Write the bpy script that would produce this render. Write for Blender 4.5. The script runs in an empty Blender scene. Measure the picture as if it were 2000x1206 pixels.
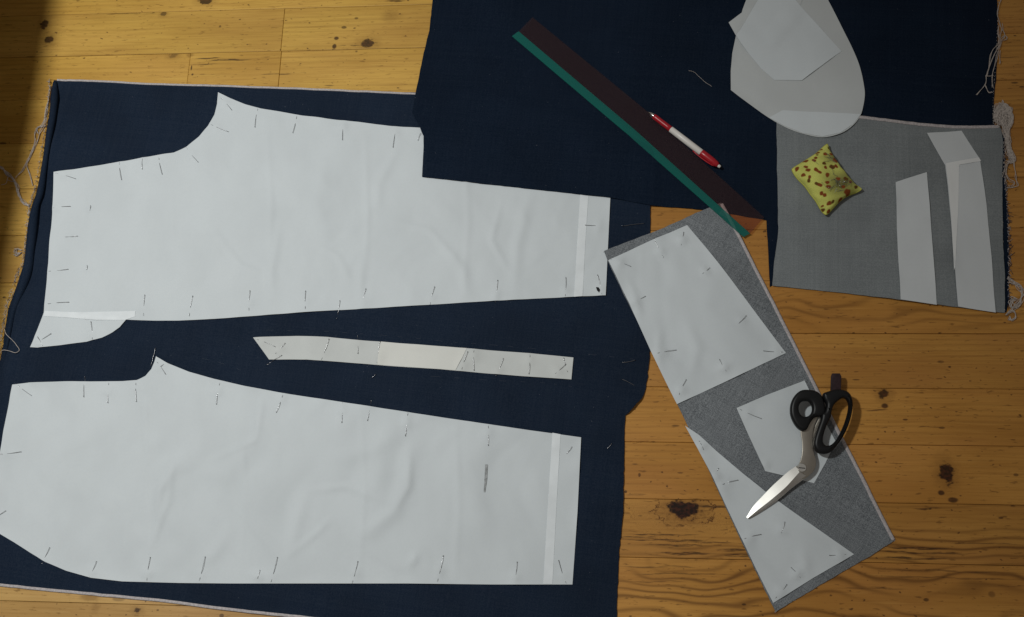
import bpy, bmesh, math, random
import numpy as np
from mathutils import Vector, Matrix
from mathutils.geometry import delaunay_2d_cdt

random.seed(7)
rng = np.random.default_rng(11)
SC = bpy.context.scene
COL = SC.collection

# ------------------------------------------------------------------ camera
CAM_H = 1.40
F_PX = 1923.0                       # focal length in pixels of a 2000 px wide frame
PITCH, ROLL, YAW = 0.27456, 0.08561, 0.02362
CAM_LOC = Vector((0.130, -0.393, CAM_H))
cam_rot = (Matrix.Rotation(YAW, 3, 'Z') @ Matrix.Rotation(ROLL, 3, 'Y') @ Matrix.Rotation(PITCH, 3, 'X'))
cd = bpy.data.cameras.new('camera')
cam = bpy.data.objects.new('camera', cd)
COL.objects.link(cam)
cam.matrix_world = Matrix.Translation(CAM_LOC) @ cam_rot.to_4x4()
cd.sensor_width = 36.0
cd.lens = F_PX / 2000.0 * 36.0
cd.clip_start = 0.05
cd.clip_end = 50.0
SC.camera = cam

# ------------------------------------------------------------------ room light
w = bpy.data.worlds.new('World')
SC.world = w
w.use_nodes = True
bg = w.node_tree.nodes['Background']
bg.inputs[0].default_value = (1.0, 0.93, 0.85, 1)
bg.inputs[1].default_value = 0.130

def lamp(name, loc, target, radius, power, color, cone, blend):
    """a shaded room lamp hanging up to the left, its light thinning towards the rim of its cone"""
    ld = bpy.data.lights.new(name, 'SPOT')
    ld.shadow_soft_size = radius
    ld.energy = power
    ld.color = color
    ld.spot_size = math.radians(cone)
    ld.spot_blend = blend
    lo = bpy.data.objects.new(name, ld)
    COL.objects.link(lo)
    lo.location = loc
    lo.rotation_euler = (Vector(target) - Vector(loc)).to_track_quat('-Z', 'Y').to_euler()
    return lo

LAMP = (-1.00, 0.28, 2.20)
lamp('room_lamp', LAMP, (-0.57, -0.03, 0.0), 0.095, 132.0, (0.975, 1.0, 0.975), 71.0, 1.0)

SC.view_settings.view_transform = 'Standard'
SC.view_settings.look = 'None'
SC.view_settings.exposure = 0.0
SC.view_settings.gamma = 1.0
SC.cycles.max_bounces = 6
SC.cycles.transparent_max_bounces = 8

# ------------------------------------------------------------------ helpers
RM = np.array([list(r) for r in cam_rot])
CL = np.array(CAM_LOC)

def at(px, py, z=0.0):
    """the floor-plan place (metres) of a spot measured in the photograph, at height z"""
    d = RM @ np.array([(px - 1000.0) / F_PX, -(py - 603.0) / F_PX, -1.0])
    t = (z - CL[2]) / d[2]
    p = CL + d * t
    return p[0], p[1]

def ats(pts, z=0.0):
    return np.array([at(x, y, z) for x, y in pts])

PXM = 0.00080                        # metres per photograph pixel, about

def tag(o, label=None, cat=None, group=None, kind=None):
    if label: o['label'] = label
    if cat: o['category'] = cat
    if group: o['group'] = group
    if kind: o['kind'] = kind
    return o

def link(name, me, mat=None, parent=None, smooth=True):
    o = bpy.data.objects.new(name, me)
    COL.objects.link(o)
    if mat is not None and not me.materials:
        me.materials.append(mat)
    if parent is not None:
        o.parent = parent
        o.matrix_parent_inverse = Matrix.Translation(-parent.location) if parent.type == 'EMPTY' or parent.location.length else Matrix()
    if smooth:
        me.polygons.foreach_set('use_smooth', [True] * len(me.polygons))
    return o

def mesh_from(name, verts, faces):
    me = bpy.data.meshes.new(name)
    me.from_pydata([tuple(v) for v in verts], [], [tuple(f) for f in faces])
    me.update()
    return me

def empty(name, loc):
    o = bpy.data.objects.new(name, None)
    COL.objects.link(o)
    o.location = loc
    o.empty_display_size = 0.02
    return o

def catmull(pts, n=6, closed=False):
    pts = [np.array(p, float) for p in pts]
    out = []
    N = len(pts)
    rngs = range(N if closed else N - 1)
    for i in rngs:
        p1, p2 = pts[i], pts[(i + 1) % N]
        p0 = pts[i - 1] if (closed or i > 0) else 2 * p1 - p2
        p3 = pts[(i + 2) % N] if (closed or i + 2 < N) else 2 * p2 - p1
        for k in range(n):
            t = k / n
            out.append(0.5 * (2 * p1 + (p2 - p0) * t + (2 * p0 - 5 * p1 + 4 * p2 - p3) * t * t + (3 * p1 - p0 - 3 * p2 + p3) * t ** 3))
    if not closed:
        out.append(pts[-1])
    return np.array(out)

class Tubes:
    """several tubes gathered in one mesh"""
    def __init__(self):
        self.v, self.f = [], []
    def add(self, pts, r, sides=6, taper=None):
        pts = np.asarray(pts, float)
        n = len(pts)
        base = len(self.v)
        tang = np.gradient(pts, axis=0)
        tang /= np.linalg.norm(tang, axis=1)[:, None] + 1e-12
        up = np.array([0.0, 0.0, 1.0])
        if abs(tang[0][2]) > 0.9: up = np.array([1.0, 0, 0])
        for i in range(n):
            a = np.cross(tang[i], up); a /= np.linalg.norm(a) + 1e-12
            b = np.cross(tang[i], a)
            rr = r if taper is None else r * taper[i]
            for k in range(sides):
                t = 2 * math.pi * k / sides
                self.v.append(pts[i] + rr * (math.cos(t) * a + math.sin(t) * b))
        for i in range(n - 1):
            for k in range(sides):
                k2 = (k + 1) % sides
                self.f.append((base + i * sides + k, base + i * sides + k2, base + (i + 1) * sides + k2, base + (i + 1) * sides + k))
        self.f.append(tuple(base + k for k in range(sides))[::-1])
        self.f.append(tuple(base + (n - 1) * sides + k for k in range(sides)))
    def build(self, name, mat, parent=None):
        return link(name, mesh_from(name, self.v, self.f), mat, parent)

# ------------------------------------------------------------------ materials
class NT:
    def __init__(self, name):
        self.m = bpy.data.materials.new(name)
        self.m.use_nodes = True
        self.t = self.m.node_tree
        self.bsdf = self.t.nodes['Principled BSDF']
        self.out = self.t.nodes['Material Output']
    def n(self, kind, **kw):
        nd = self.t.nodes.new(kind)
        for k, v in kw.items(): setattr(nd, k, v)
        return nd
    def l(self, a, b):
        self.t.links.new(a, b)
    def setv(self, sock, v):
        if hasattr(v, 'is_output'): self.l(v, sock)
        else: sock.default_value = v
    def math(self, op, a, b=0.0, c=0.0, clamp=False):
        nd = self.n('ShaderNodeMath', operation=op, use_clamp=clamp)
        self.setv(nd.inputs[0], a); self.setv(nd.inputs[1], b); self.setv(nd.inputs[2], c)
        return nd.outputs[0]
    def mix(self, f, a, b, blend='MIX'):
        nd = self.n('ShaderNodeMix', data_type='RGBA', blend_type=blend)
        self.setv(nd.inputs[0], f)
        for s, v in ((nd.inputs[6], a), (nd.inputs[7], b)):
            if hasattr(v, 'is_output'): self.l(v, s)
            else: s.default_value = (*v, 1)
        return nd.outputs[2]
    def noise(self, vec, scale, detail=2.0, rough=0.5):
        nd = self.n('ShaderNodeTexNoise')
        if vec is not None: self.l(vec, nd.inputs['Vector'])
        nd.inputs['Scale'].default_value = scale
        nd.inputs['Detail'].default_value = detail
        nd.inputs['Roughness'].default_value = rough
        return nd.outputs[0]
    def mapping(self, vec, scale=(1, 1, 1), rot=(0, 0, 0), loc=(0, 0, 0)):
        nd = self.n('ShaderNodeMapping')
        self.l(vec, nd.inputs[0])
        nd.inputs[1].default_value = loc
        nd.inputs[2].default_value = rot
        nd.inputs[3].default_value = scale
        return nd.outputs[0]
    def obj(self):
        return self.n('ShaderNodeTexCoord').outputs['Object']
    def smooth(self, v, a, b, inv=False):
        nd = self.n('ShaderNodeMapRange', interpolation_type='SMOOTHSTEP')
        self.setv(nd.inputs[0], v)
        nd.inputs[1].default_value = a; nd.inputs[2].default_value = b
        nd.inputs[3].default_value = 1.0 if inv else 0.0
        nd.inputs[4].default_value = 0.0 if inv else 1.0
        return nd.outputs[0]
    def bump(self, h, strength, dist):
        nd = self.n('ShaderNodeBump')
        nd.inputs['Strength'].default_value = strength
        nd.inputs['Distance'].default_value = dist
        self.l(h, nd.inputs['Height'])
        self.l(nd.outputs[0], self.bsdf.inputs['Normal'])
    def p(self, **kw):
        names = dict(color='Base Color', rough='Roughness', metal='Metallic', spec='Specular IOR Level', sheen='Sheen Weight', coat='Coat Weight')
        for k, v in kw.items():
            s = self.bsdf.inputs[names[k]]
            if hasattr(v, 'is_output'): self.l(v, s)
            else: s.default_value = (*v, 1) if k == 'color' else v

def plain(name, color, rough=0.5, metal=0.0, spec=0.5, var=0.0, vscale=60):
    m = NT(name)
    if var:
        nz = m.noise(m.obj(), vscale, 3)
        c2 = tuple(c * (1 - var) for c in color)
        m.p(color=m.mix(m.smooth(nz, 0.3, 0.7), c2, color))
    else:
        m.p(color=color)
    m.p(rough=rough, metal=metal, spec=spec)
    return m.m

def paper_mat(name, color, mott=0.045, rough=0.62, spec=0.25):
    m = NT(name)
    o = m.obj()
    big = m.noise(m.mapping(o, (1.0, 0.6, 1)), 14, 3, 0.55)
    fib = m.noise(o, 260, 3, 0.6)
    c1 = tuple(c * (1 - mott) for c in color)
    c = m.mix(m.smooth(big, 0.32, 0.68), c1, color)
    c = m.mix(m.math('MULTIPLY', m.smooth(fib, 0.35, 0.75), 0.10), c, tuple(x * 0.82 for x in color))
    m.p(color=c, rough=rough, spec=spec)
    m.bump(fib, 0.05, 0.0004)
    return m.m

def denim_mat(name, warp, weft, contrast, rot, spec=0.25, rough=0.75, sheen=0.0, gscale=620, cross=0.9):
    """twill cloth: fine slanted ribs, slubs along the yarns, faint streaks"""
    m = NT(name)
    o = m.obj()
    r = m.mapping(o, (1, 1, 1), (0, 0, rot))
    slub = m.noise(m.mapping(r, (40, 1100, 1)), 1.0, 3, 0.6)
    slub2 = m.noise(m.mapping(r, (1100, 40, 1)), 1.0, 2, 0.6)
    grain = m.noise(r, gscale, 1, 0.6)
    cloud = m.noise(r, 7, 3, 0.6)
    f = m.math('ADD', m.math('MULTIPLY', grain, 1.1), m.math('MULTIPLY', m.math('ADD', slub, slub2), 0.32))
    f = m.math('MULTIPLY', m.smooth(f, 0.62, 1.12), contrast)
    strk = m.noise(m.mapping(r, (2.5, 420, 1)), 1.0, 2, 0.6)
    strk2 = m.noise(m.mapping(r, (300, 2.5, 1)), 1.0, 2, 0.6)
    f = m.math('ADD', f, m.math('MULTIPLY', m.math('SUBTRACT', m.math('ADD', strk, strk2), 1.0), cross), clamp=True)
    c = m.mix(f, warp, weft)
    lint = m.noise(r, 330, 1, 0.5)
    c = m.mix(m.math('MULTIPLY', m.smooth(lint, 0.775, 0.83), 0.30), c, (0.22, 0.23, 0.26))
    c = m.mix(m.smooth(cloud, 0.3, 0.75), c, m.mix(0.22, c, (0, 0, 0)))
    m.p(color=c, rough=rough, spec=spec, sheen=sheen)
    m.bsdf.inputs['Sheen Roughness'].default_value = 0.5
    m.bump(grain, 0.2, 0.0005)
    return m.m

M = {}
M['paper'] = paper_mat('white_pattern_paper', (0.695, 0.74, 0.768))
M['paper_thin'] = paper_mat('thin_pattern_paper', (0.60, 0.625, 0.63), 0.05)
M['paper_strip'] = paper_mat('grey_white_paper', (0.69, 0.72, 0.74), 0.04)
M['paper_bright'] = paper_mat('bright_doubled_paper', (0.86, 0.87, 0.87), 0.02)
M['paper_grey'] = paper_mat('greyish_tracing_paper', (0.655, 0.675, 0.665), 0.08)
M['paper_warm'] = paper_mat('warm_white_paper', (0.78, 0.78, 0.74), 0.03)
M['tape'] = plain('paper_tape', (0.83, 0.87, 0.90), 0.45, 0, 0.4, 0.05)
M['navy'] = denim_mat('navy_denim', (0.0088, 0.0178, 0.037), (0.0180, 0.0280, 0.049), 0.9, 0.12, spec=0.07)
M['navy_dark'] = denim_mat('deep_navy_denim', (0.0053, 0.0118, 0.026), (0.0112, 0.0192, 0.036), 0.9, 0.1, spec=0.05)
M['grey'] = denim_mat('grey_denim_back', (0.215, 0.235, 0.245), (0.29, 0.31, 0.32), 0.9, 0.05, spec=0.1)
M['grey_twill'] = denim_mat('grey_twill_back', (0.115, 0.127, 0.140), (0.325, 0.345, 0.365), 1.0, 0.55, spec=0.1, gscale=1050, cross=0.5)
M['selvedge'] = plain('white_selvedge', (0.60, 0.55, 0.55), 0.8, 0, 0.2, 0.3, 400)
M['stitch'] = plain('faint_grey_thread', (0.10, 0.11, 0.14), 0.85, 0, 0.2)
M['thread'] = plain('cream_thread', (0.66, 0.59, 0.54), 0.85, 0, 0.2, 0.3, 300)
M['navy_fibre'] = plain('navy_fibre', (0.05, 0.06, 0.10), 0.9, 0, 0.2)
M['steel'] = plain('pin_steel', (0.42, 0.42, 0.43), 0.30, 1.0)
M['blade'] = plain('brushed_blade_steel', (0.76, 0.74, 0.70), 0.43, 1.0, 0.5, 0.06, 60)
M['shank_steel'] = plain('dull_shank_steel', (0.50, 0.46, 0.40), 0.36, 1.0, 0.5, 0.08, 70)
M['black_plastic'] = plain('black_handle_plastic', (0.008, 0.008, 0.009), 0.40, 0, 0.3)
M['red_plastic'] = plain('red_pen_plastic', (0.42, 0.012, 0.022), 0.30, 0, 0.5)
M['white_plastic'] = plain('white_pen_plastic', (0.78, 0.74, 0.70), 0.35, 0, 0.5)
M['chrome'] = plain('pen_tip_chrome', (0.75, 0.74, 0.70), 0.2, 1.0)
M['tab'] = plain('dark_brown_tab', (0.040, 0.020, 0.024), 0.6, 0, 0.3, 0.4, 200)
M['shade_blocker'] = plain('blocker_paint', (0.35, 0.22, 0.11), 0.8, 0, 0.2, 0.1, 5)  # for the added blocker outside the frame
M['subfloor'] = plain('dark_subfloor', (0.02, 0.012, 0.006), 0.9)
M['crease_shade'] = plain('painted_crease_shade', (0.47, 0.49, 0.50), 0.8, 0, 0.2, 0.4, 300)  # grey for the crease shade painted on the lower pattern
M['lint'] = plain('black_lint', (0.01, 0.01, 0.012), 0.9)

def film(name, tint, body, opaque, rough=0.25, gloss=0.05):
    m = NT(name)
    tr = m.n('ShaderNodeBsdfTransparent'); tr.inputs[0].default_value = (*tint, 1)
    m.p(color=body, rough=rough, spec=0.5)
    mx = m.n('ShaderNodeMixShader')
    mx.inputs[0].default_value = opaque
    m.l(tr.outputs[0], mx.inputs[1]); m.l(m.bsdf.outputs[0], mx.inputs[2])
    m.l(mx.outputs[0], m.out.inputs['Surface'])
    return m.m
M['ruler_red'] = film('clear_reddish_plastic', (0.97, 0.86, 0.84), (0.095, 0.060, 0.066), 0.15)
M['ruler_green'] = film('clear_green_plastic', (0.70, 0.95, 0.88), (0.012, 0.17, 0.145), 0.62)

# ------------------------------------------------------------------ floor boards
BW = 0.08489 / 1.5 * CAM_H
Y0 = (0.46587 / 1.5) * CAM_H + CAM_LOC.y      # board edge number 0

def edge_y(k): return Y0 - k * BW

def wood_mat(name, base, dark, ringf, ringc, warp, marks, seed, streak=0.45, xs=1.6):
    m = NT(name)
    o = m.obj()
    sep = m.n('ShaderNodeSeparateXYZ'); m.l(o, sep.inputs[0])
    X, Y = sep.outputs[0], sep.outputs[1]
    off = (seed * 3.71 % 10, seed * 1.37 % 10, seed * 0.77 % 10)
    n1 = m.noise(m.mapping(o, (xs, 9.0, 1), loc=off), 1.0, 2.0, 0.5)
    n2 = m.noise(m.mapping(o, (9.0, 30.0, 1), loc=off), 1.0, 2.0, 0.5)
    v = m.math('ADD', m.math('MULTIPLY', Y, ringf), m.math('MULTIPLY', n1, warp))
    v = m.math('ADD', v, m.math('MULTIPLY', n2, 0.55))
    wob = m.noise(m.mapping(o, (50, 70, 1), loc=off), 1.0, 2.0)
    wob2 = m.noise(m.mapping(o, (210, 260, 1), loc=off), 1.0, 2.0)
    wobk = m.noise(m.mapping(o, (85, 110, 1), loc=off), 1.0, 3.0, 0.6)
    wavy = m.noise(m.mapping(o, (16, 5, 1), loc=off), 1.0, 2.0)
    brk = m.noise(m.mapping(o, (60, 900, 1), loc=off), 1.0, 2.0)
    knots, halos = [], []
    for (px, py, rx, ry, dk, typ) in marks:
        kx, ky = at(px, py)
        rx *= PXM; ry *= PXM
        dx = m.math('DIVIDE', m.math('SUBTRACT', X, kx), rx)
        yy = m.math('SUBTRACT', Y, ky)
        if typ == 'crack' and rx > 9 * PXM:
            yy = m.math('ADD', yy, m.math('MULTIPLY', m.math('SUBTRACT', wavy, 0.5), 0.010))
        dy = m.math('DIVIDE', yy, ry)
        r = m.math('SQRT', m.math('ADD', m.math('MULTIPLY', dx, dx), m.math('MULTIPLY', dy, dy)))
        r = m.math('ADD', r, m.math('MULTIPLY', m.math('ADD', m.math('SUBTRACT', wobk if typ == 'knot' else wob, 0.5), m.math('MULTIPLY', m.math('SUBTRACT', wob2, 0.5), 0.25)), 1.9 if typ == 'knot' else (1.0 if typ == 'stain' else 0.5)))
        if typ == 'knot':
            # growth rings flow round the knot
            wgt = m.smooth(m.math('DIVIDE', r, 3.6), 0.15, 1.0, inv=True)
            v = m.math('ADD', m.math('MULTIPLY', v, m.math('SUBTRACT', 1.0, wgt)), m.math('MULTIPLY', m.math('MULTIPLY', r, ringf * ry * 1.2), wgt))
            halos.append(m.math('MULTIPLY', m.smooth(r, 0.9, 2.6, inv=True), 0.30))
            if rx > 20 * PXM:
                arc = m.smooth(m.math('ABSOLUTE', m.math('SUBTRACT', r, 1.75)), 0.03, 0.10, inv=True)
                halos.append(m.math('MULTIPLY', m.math('MULTIPLY', arc, m.smooth(wob, 0.40, 0.56)), 0.95))
                halos.append(m.math('MULTIPLY', m.smooth(r, 0.8, 1.5, inv=True), 0.45))
        if typ == 'stain':
            halos.append(m.math('MULTIPLY', m.smooth(r, 0.3, 1.3, inv=True), dk))
        else:
            kk = m.math('MULTIPLY', m.smooth(r, 0.55 if typ == 'crack' else 0.72, 1.12, inv=True), dk)
            if typ == 'crack' and rx > 15 * PXM:
                kk = m.math('MULTIPLY', kk, m.smooth(brk, 0.34, 0.52))
            knots.append(kk)
    s = m.math('SINE', m.math('MULTIPLY', v, 2 * math.pi))
    ring = m.math('POWER', m.math('ADD', m.math('MULTIPLY', s, 0.5), 0.5), 3.0)
    ringmod = m.noise(m.mapping(o, (2.0, 26, 1), loc=(off[1], off[2], 0)), 1.0, 1.0)
    ring = m.math('MULTIPLY', ring, m.math('MULTIPLY', m.smooth(ringmod, 0.25, 0.75), ringc))
    fib = m.noise(m.mapping(o, (14, 420, 1), loc=off), 1.0, 3.0, 0.65)
    tint = m.noise(m.mapping(o, (2.5, 11, 1), loc=(off[2], off[0], 0)), 1.0, 3.0, 0.55)
    hue = m.noise(m.mapping(o, (5, 14, 1), loc=(off[0], off[2], 0)), 1.0, 2.0, 0.5)
    lfib = m.noise(m.mapping(o, (9, 260, 1), loc=(off[1], off[2], 0)), 1.0, 2.0, 0.6)
    dash = m.noise(m.mapping(o, (70, 330, 1), loc=off), 1.0, 2.0, 0.5)
    fleck = m.noise(m.mapping(o, (120, 170, 1), loc=(off[1], off[0], 0)), 1.0, 1.0, 0.5)
    lite = tuple(min(1.0, c * 1.12) for c in base)
    deep = tuple(c * f for c, f in zip(base, (0.78, 0.70, 0.60)))
    c = m.mix(m.smooth(tint, 0.28, 0.72), deep, lite)
    c = m.mix(m.math('MULTIPLY', m.smooth(fib, 0.42, 0.72), streak), c, tuple(x * y for x, y in zip(base, (0.62, 0.52, 0.40))))
    c = m.mix(m.math('MULTIPLY', m.smooth(hue, 0.35, 0.7), 0.22), c, tuple(x * y for x, y in zip(base, (0.95, 0.80, 1.15))))
    c = m.mix(m.math('MULTIPLY', m.smooth(lfib, 0.55, 0.75), 0.30), c, tuple(min(1, x * y) for x, y in zip(base, (1.15, 1.22, 1.4))))
    c = m.mix(ring, c, dark)
    c = m.mix(m.math('MULTIPLY', m.smooth(dash, 0.61, 0.74), 0.60), c, tuple(x * 0.8 for x in dark))
    c = m.mix(m.math('MULTIPLY', m.smooth(fleck, 0.70, 0.78), 0.75), c, (0.07, 0.025, 0.008))
    for h in halos:
        c = m.mix(h, c, tuple(x * 0.9 for x in dark))
    for k in knots:
        c = m.mix(k, c, m.mix(m.smooth(wob2, 0.35, 0.7), (0.008, 0.002, 0.0015), (0.058, 0.014, 0.006)))
    m.p(color=c, spec=0.28)
    m.p(rough=m.math('ADD', 0.40, m.math('MULTIPLY', fib, 0.16)))
    m.bump(m.math('SUBTRACT', fib, m.math('MULTIPLY', ring, 0.8)), 0.12, 0.0008)
    return m.m

# marks seen on the boards: (x, y, half length, half width, darkness, sort)
MARKS = [
 (86, 47, 8, 12, .85, 'knot'), (96, 78, 11, 9, .85, 'knot'), (320, 28, 7, 5, .6, 'knot'), (338, 109, 10, 5, .45, 'knot'),
 (372, 108, 9, 5, .5, 'stain'), (450, 117, 52, 2.4, .8, 'crack'), (405, 113, 32, 1.5, .8, 'crack'), (400, 125, 28, 1.3, .7, 'crack'), (400, 2, 14, 7, .85, 'knot'),
 (719, 84, 16, 9, .85, 'knot'), (657, 75, 6, 4.5, .85, 'crack'), (653, 91, 5, 6, .85, 'crack'), (685, 89, 26, 1.2, .7, 'crack'), (672, 54, 6, 3.5, .7, 'crack'),
 (772, 3, 22, 3, .8, 'crack'), (765, 32, 24, 14, .35, 'stain'), (541, 146, 34, 2.2, .65, 'crack'), (643, 166, 12, 1.5, .6, 'crack'), (376, 146, 3, 3, .8, 'crack'),
 (374, 133, 2, 7, .8, 'crack'), (696, 36, 5, 3, .6, 'crack'), (696, 101, 3, 2, .6, 'crack'), (250, 27, 90, 1.2, .55, 'crack'), (430, 52, 3, 3, .6, 'crack'), (300, 150, 20, 1.2, .3, 'crack'),
 (1337, 996, 28, 16, .97, 'knot'), (1398, 991, 34, 3.2, .75, 'crack'), (1848, 925, 12, 18, .93, 'knot'), (1838, 963, 6, 5, .85, 'crack'), (1861, 977, 9, 5, .8, 'crack'),
 (1726, 771, 10, 9, .88, 'knot'), (1728, 793, 7, 5.5, .85, 'crack'), (1712, 800, 22, 1.6, .7, 'crack'), (1855, 717, 3, 2, .8, 'crack'), (1838, 707, 7, 3, .45, 'crack'),
 (1672, 742, 7, 1.6, .6, 'crack'), (1840, 836, 6, 2.5, .6, 'crack'), (1768, 820, 5, 2, .7, 'crack'), (1984, 928, 5, 3, .6, 'crack'), (1955, 1012, 5, 2, .75, 'crack'), (1813, 993, 28, 2.2, .7, 'crack'),
 (1290, 1044, 70, 1.7, .75, 'crack'), (1300, 1055, 80, 2.2, .75, 'crack'), (1325, 1065, 60, 2.4, .7, 'crack'), (1340, 1081, 52, 3.2, .75, 'crack'), (1430, 1075, 30, 3.0, .7, 'crack'), (1445, 1086, 28, 3.0, .7, 'crack'),
 (1775, 1071, 68, 3.0, .8, 'crack'), (1800, 1080, 90, 2.2, .7, 'crack'), (1790, 1091, 60, 2.4, .8, 'crack'), (1930, 1063, 60, 1.6, .5, 'crack'),
 (1290, 1108, 75, 1.6, .5, 'crack'), (1330, 1122, 90, 1.8, .5, 'crack'), (1280, 1136, 60, 1.6, .45, 'crack'), (1390, 1060, 40, 1.8, .6, 'crack'), (1250, 1048, 34, 1.6, .7, 'crack'), (1850, 1116, 120, 2.0, .45, 'crack'), (1900, 1130, 90, 1.8, .4, 'crack'), (1780, 1128, 50, 2.0, .45, 'crack'), (1700, 1150, 60, 2.4, .35, 'crack'),
 (1809, 1172, 5, 3, .7, 'crack'), (1937, 1161, 7, 6, .45, 'crack'), (1453, 1181, 4, 2, .7, 'crack'), (1249, 928, 3, 4, .7, 'crack'), (1329, 924, 6, 1.5, .6, 'crack'), (1222, 961, 3, 3, .8, 'crack'),
 (1320, 832, 8, 2, .6, 'crack'), (1240, 907, 6, 1.5, .5, 'crack'), (1240, 968, 20, 2.2, .45, 'crack'),
 (178, 1168, 20, 6, .55, 'stain'), (186, 1188, 10, 12, .35, 'stain'), (268, 1193, 7, 4.5, .85, 'knot'), (232, 1170, 14, 4, .4, 'crack'), (308, 1192, 3, 2, .6, 'crack'), (433, 1203, 5, 4, .7, 'crack'),
 (5, 281, 9, 4, .7, 'crack'), (60, 110, 12, 2, .4, 'crack'), (1960, 114, 45, 1.6, .5, 'crack'), (1982, 162, 8, 2, .7, 'crack'), (1996, 170, 6, 2, .7, 'crack'), (8, 581, 4, 2, .7, 'crack'),
 (1600, 610, 60, 9, .18, 'stain'), (1900, 640, 40, 7, .25, 'stain'), (1625, 755, 50, 3, .25, 'stain'),
]

floor = empty('floor', (0, 0, 0))
tag(floor, kind='structure')
link_sub = mesh_from('subfloor', [(-2.2, -1.6, -0.021), (2.2, -1.6, -0.021), (2.2, 1.6, -0.021), (-2.2, 1.6, -0.021)], [(0, 1, 2, 3)])
so = link('subfloor', link_sub, M['subfloor']); tag(so, kind='structure')

def plank(x0, x1, ya, yb, mat, dz):
    g, c = 0.00022, 0.0007
    x0 += g; x1 -= g; ya += g; yb -= g
    bot = -0.02
    v = []
    for (z, i) in ((bot, 0), (dz - c, 0), (dz - c * 0.3, c * 0.3), (dz, c)):
        v += [(x0 + i, ya + i, z), (x1 - i, ya + i, z), (x1 - i, yb - i, z), (x0 + i, yb - i, z)]
    f = []
    for r in range(3):
        for k in range(4):
            a, b = r * 4 + k, r * 4 + (k + 1) % 4
            f.append((a, b, b + 4, a + 4))
    f.append((12, 13, 14, 15))
    link('plank', mesh_from('plank', v, f), mat, floor, smooth=False)

JOINTS = {-11: [1300], -10: [1300], -9: [1300], -8: [1300], -7: [1300], -6: [558, 1300], -5: [373, 550, 1300], -4: [1000], -3: [1000], -2: [1000], -1: [1000], 0: [1000], 1: [900], 2: [860], 3: [900], 4: [900], 5: [900], 6: [700]}
STYLE = {   # ring frequency, ring contrast, warp, for the right-hand board of each row
 -4: (120, .35, 2.0), -3: (120, .45, 2.0), -2: (110, .4, 2.5), -1: (100, .25, 2.0), 0: (80, .55, 9.0), 1: (130, .22, 2.0), 2: (120, .22, 2.0),
 3: (110, .2, 2.0), 4: (95, .85, 4.5), 5: (62, .85, 9.0), 6: (90, .5, 4.0)}
seed = 1
for k in range(-11, 11):
    ya, yb = edge_y(k + 1), edge_y(k)
    cuts = [-2.0] + sorted(at(px, (k + 0.5) * 100 + 550)[0] for px in JOINTS.get(k, [])) + [2.0]
    for i in range(len(cuts) - 1):
        seed += 1
        x0, x1 = cuts[i], cuts[i + 1]
        mk = []
        for mm in MARKS:
            mx, my = at(mm[0], mm[1])
            pad = -0.0005 if mm[5] != 'stain' else 0.012
            if x0 - 0.01 < mx < x1 + 0.01 and ya - pad < my < yb + pad:
                mk.append(mm)
        right = x1 > 1.5
        jit = 1 + rng.uniform(-0.07, 0.07) if x1 > 1.5 else 1 + 0.05 * math.sin(k * 2.3) + rng.uniform(-0.02, 0.02)
        if right:
            base = tuple(c * jit for c in (0.575, 0.285, 0.062)); dark = (0.17, 0.066, 0.012)
            rf, rc, wp = STYLE.get(k, (110, .35, 2.5))
        else:
            base = tuple(c * jit for c in (0.635, 0.385, 0.078)); dark = (0.25, 0.115, 0.020)
            rf, rc, wp = 95 + 30 * rng.random(), 0.32, 2.4
            if k >= 5: base = (0.60, 0.37, 0.125)
        plank(x0, x1, ya, yb, wood_mat('pine_board', base, dark, rf, rc, wp, mk, seed, xs=4.2 if (right and k in (0, 4, 5)) else 1.6), rng.uniform(-0.0003, 0.0003))

# unseen blocker added left of the frame; its slab shades the left floor strip
LZ = 0.46
LX = at(87, 150)[0] + (LAMP[0] - at(87, 150)[0]) * LZ / LAMP[2]
bmw = bmesh.new()
for (x0, x1, z0, z1) in ((-1.62, -1.50, -0.02, 1.0), (-1.4999, LX, LZ - 0.035, LZ)):
    bmesh.ops.create_cube(bmw, size=1.0, matrix=Matrix.Translation(((x0 + x1) / 2, 0, (z0 + z1) / 2)) @ Matrix.Diagonal((x1 - x0, 2.6, z1 - z0, 1)))
mew = bpy.data.meshes.new('shade_blocker'); bmw.to_mesh(mew); bmw.free()
tag(link('shade_blocker', mew, M['shade_blocker'], smooth=False), kind='structure')

# ------------------------------------------------------------------ lying sheets
GX0, GX1, GY0, GY1, GS = -1.25, 1.15, -0.9, 0.85, 0.0025
gx = np.arange(GX0, GX1, GS); gy = np.arange(GY0, GY1, GS)
GXX, GYY = np.meshgrid(gx, gy)
H = np.zeros_like(GXX)

def inside(poly, X, Y):
    X = np.asarray(X); Y = np.asarray(Y)
    r = np.zeros(X.shape, bool)
    n = len(poly)
    for i in range(n):
        x1, y1 = poly[i]; x2, y2 = poly[(i + 1) % n]
        if y1 == y2: continue
        c = ((y1 > Y) != (y2 > Y))
        xi = (x2 - x1) * (Y - y1) / (y2 - y1) + x1
        r ^= c & (X < xi)
    return r

def box1(a, r, fn):
    for ax in (0, 1):
        acc = None
        for s in range(-r, r + 1):
            b = np.roll(a, s, axis=ax)
            acc = b.copy() if acc is None else (np.maximum(acc, b) if fn == 'max' else acc + b)
        a = acc if fn == 'max' else acc / (2 * r + 1)
    return a

def drape(r):
    a = box1(H, r, 'max')
    h = max(1, r // 2)
    return box1(box1(a, h, 'avg'), h, 'avg')

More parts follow.
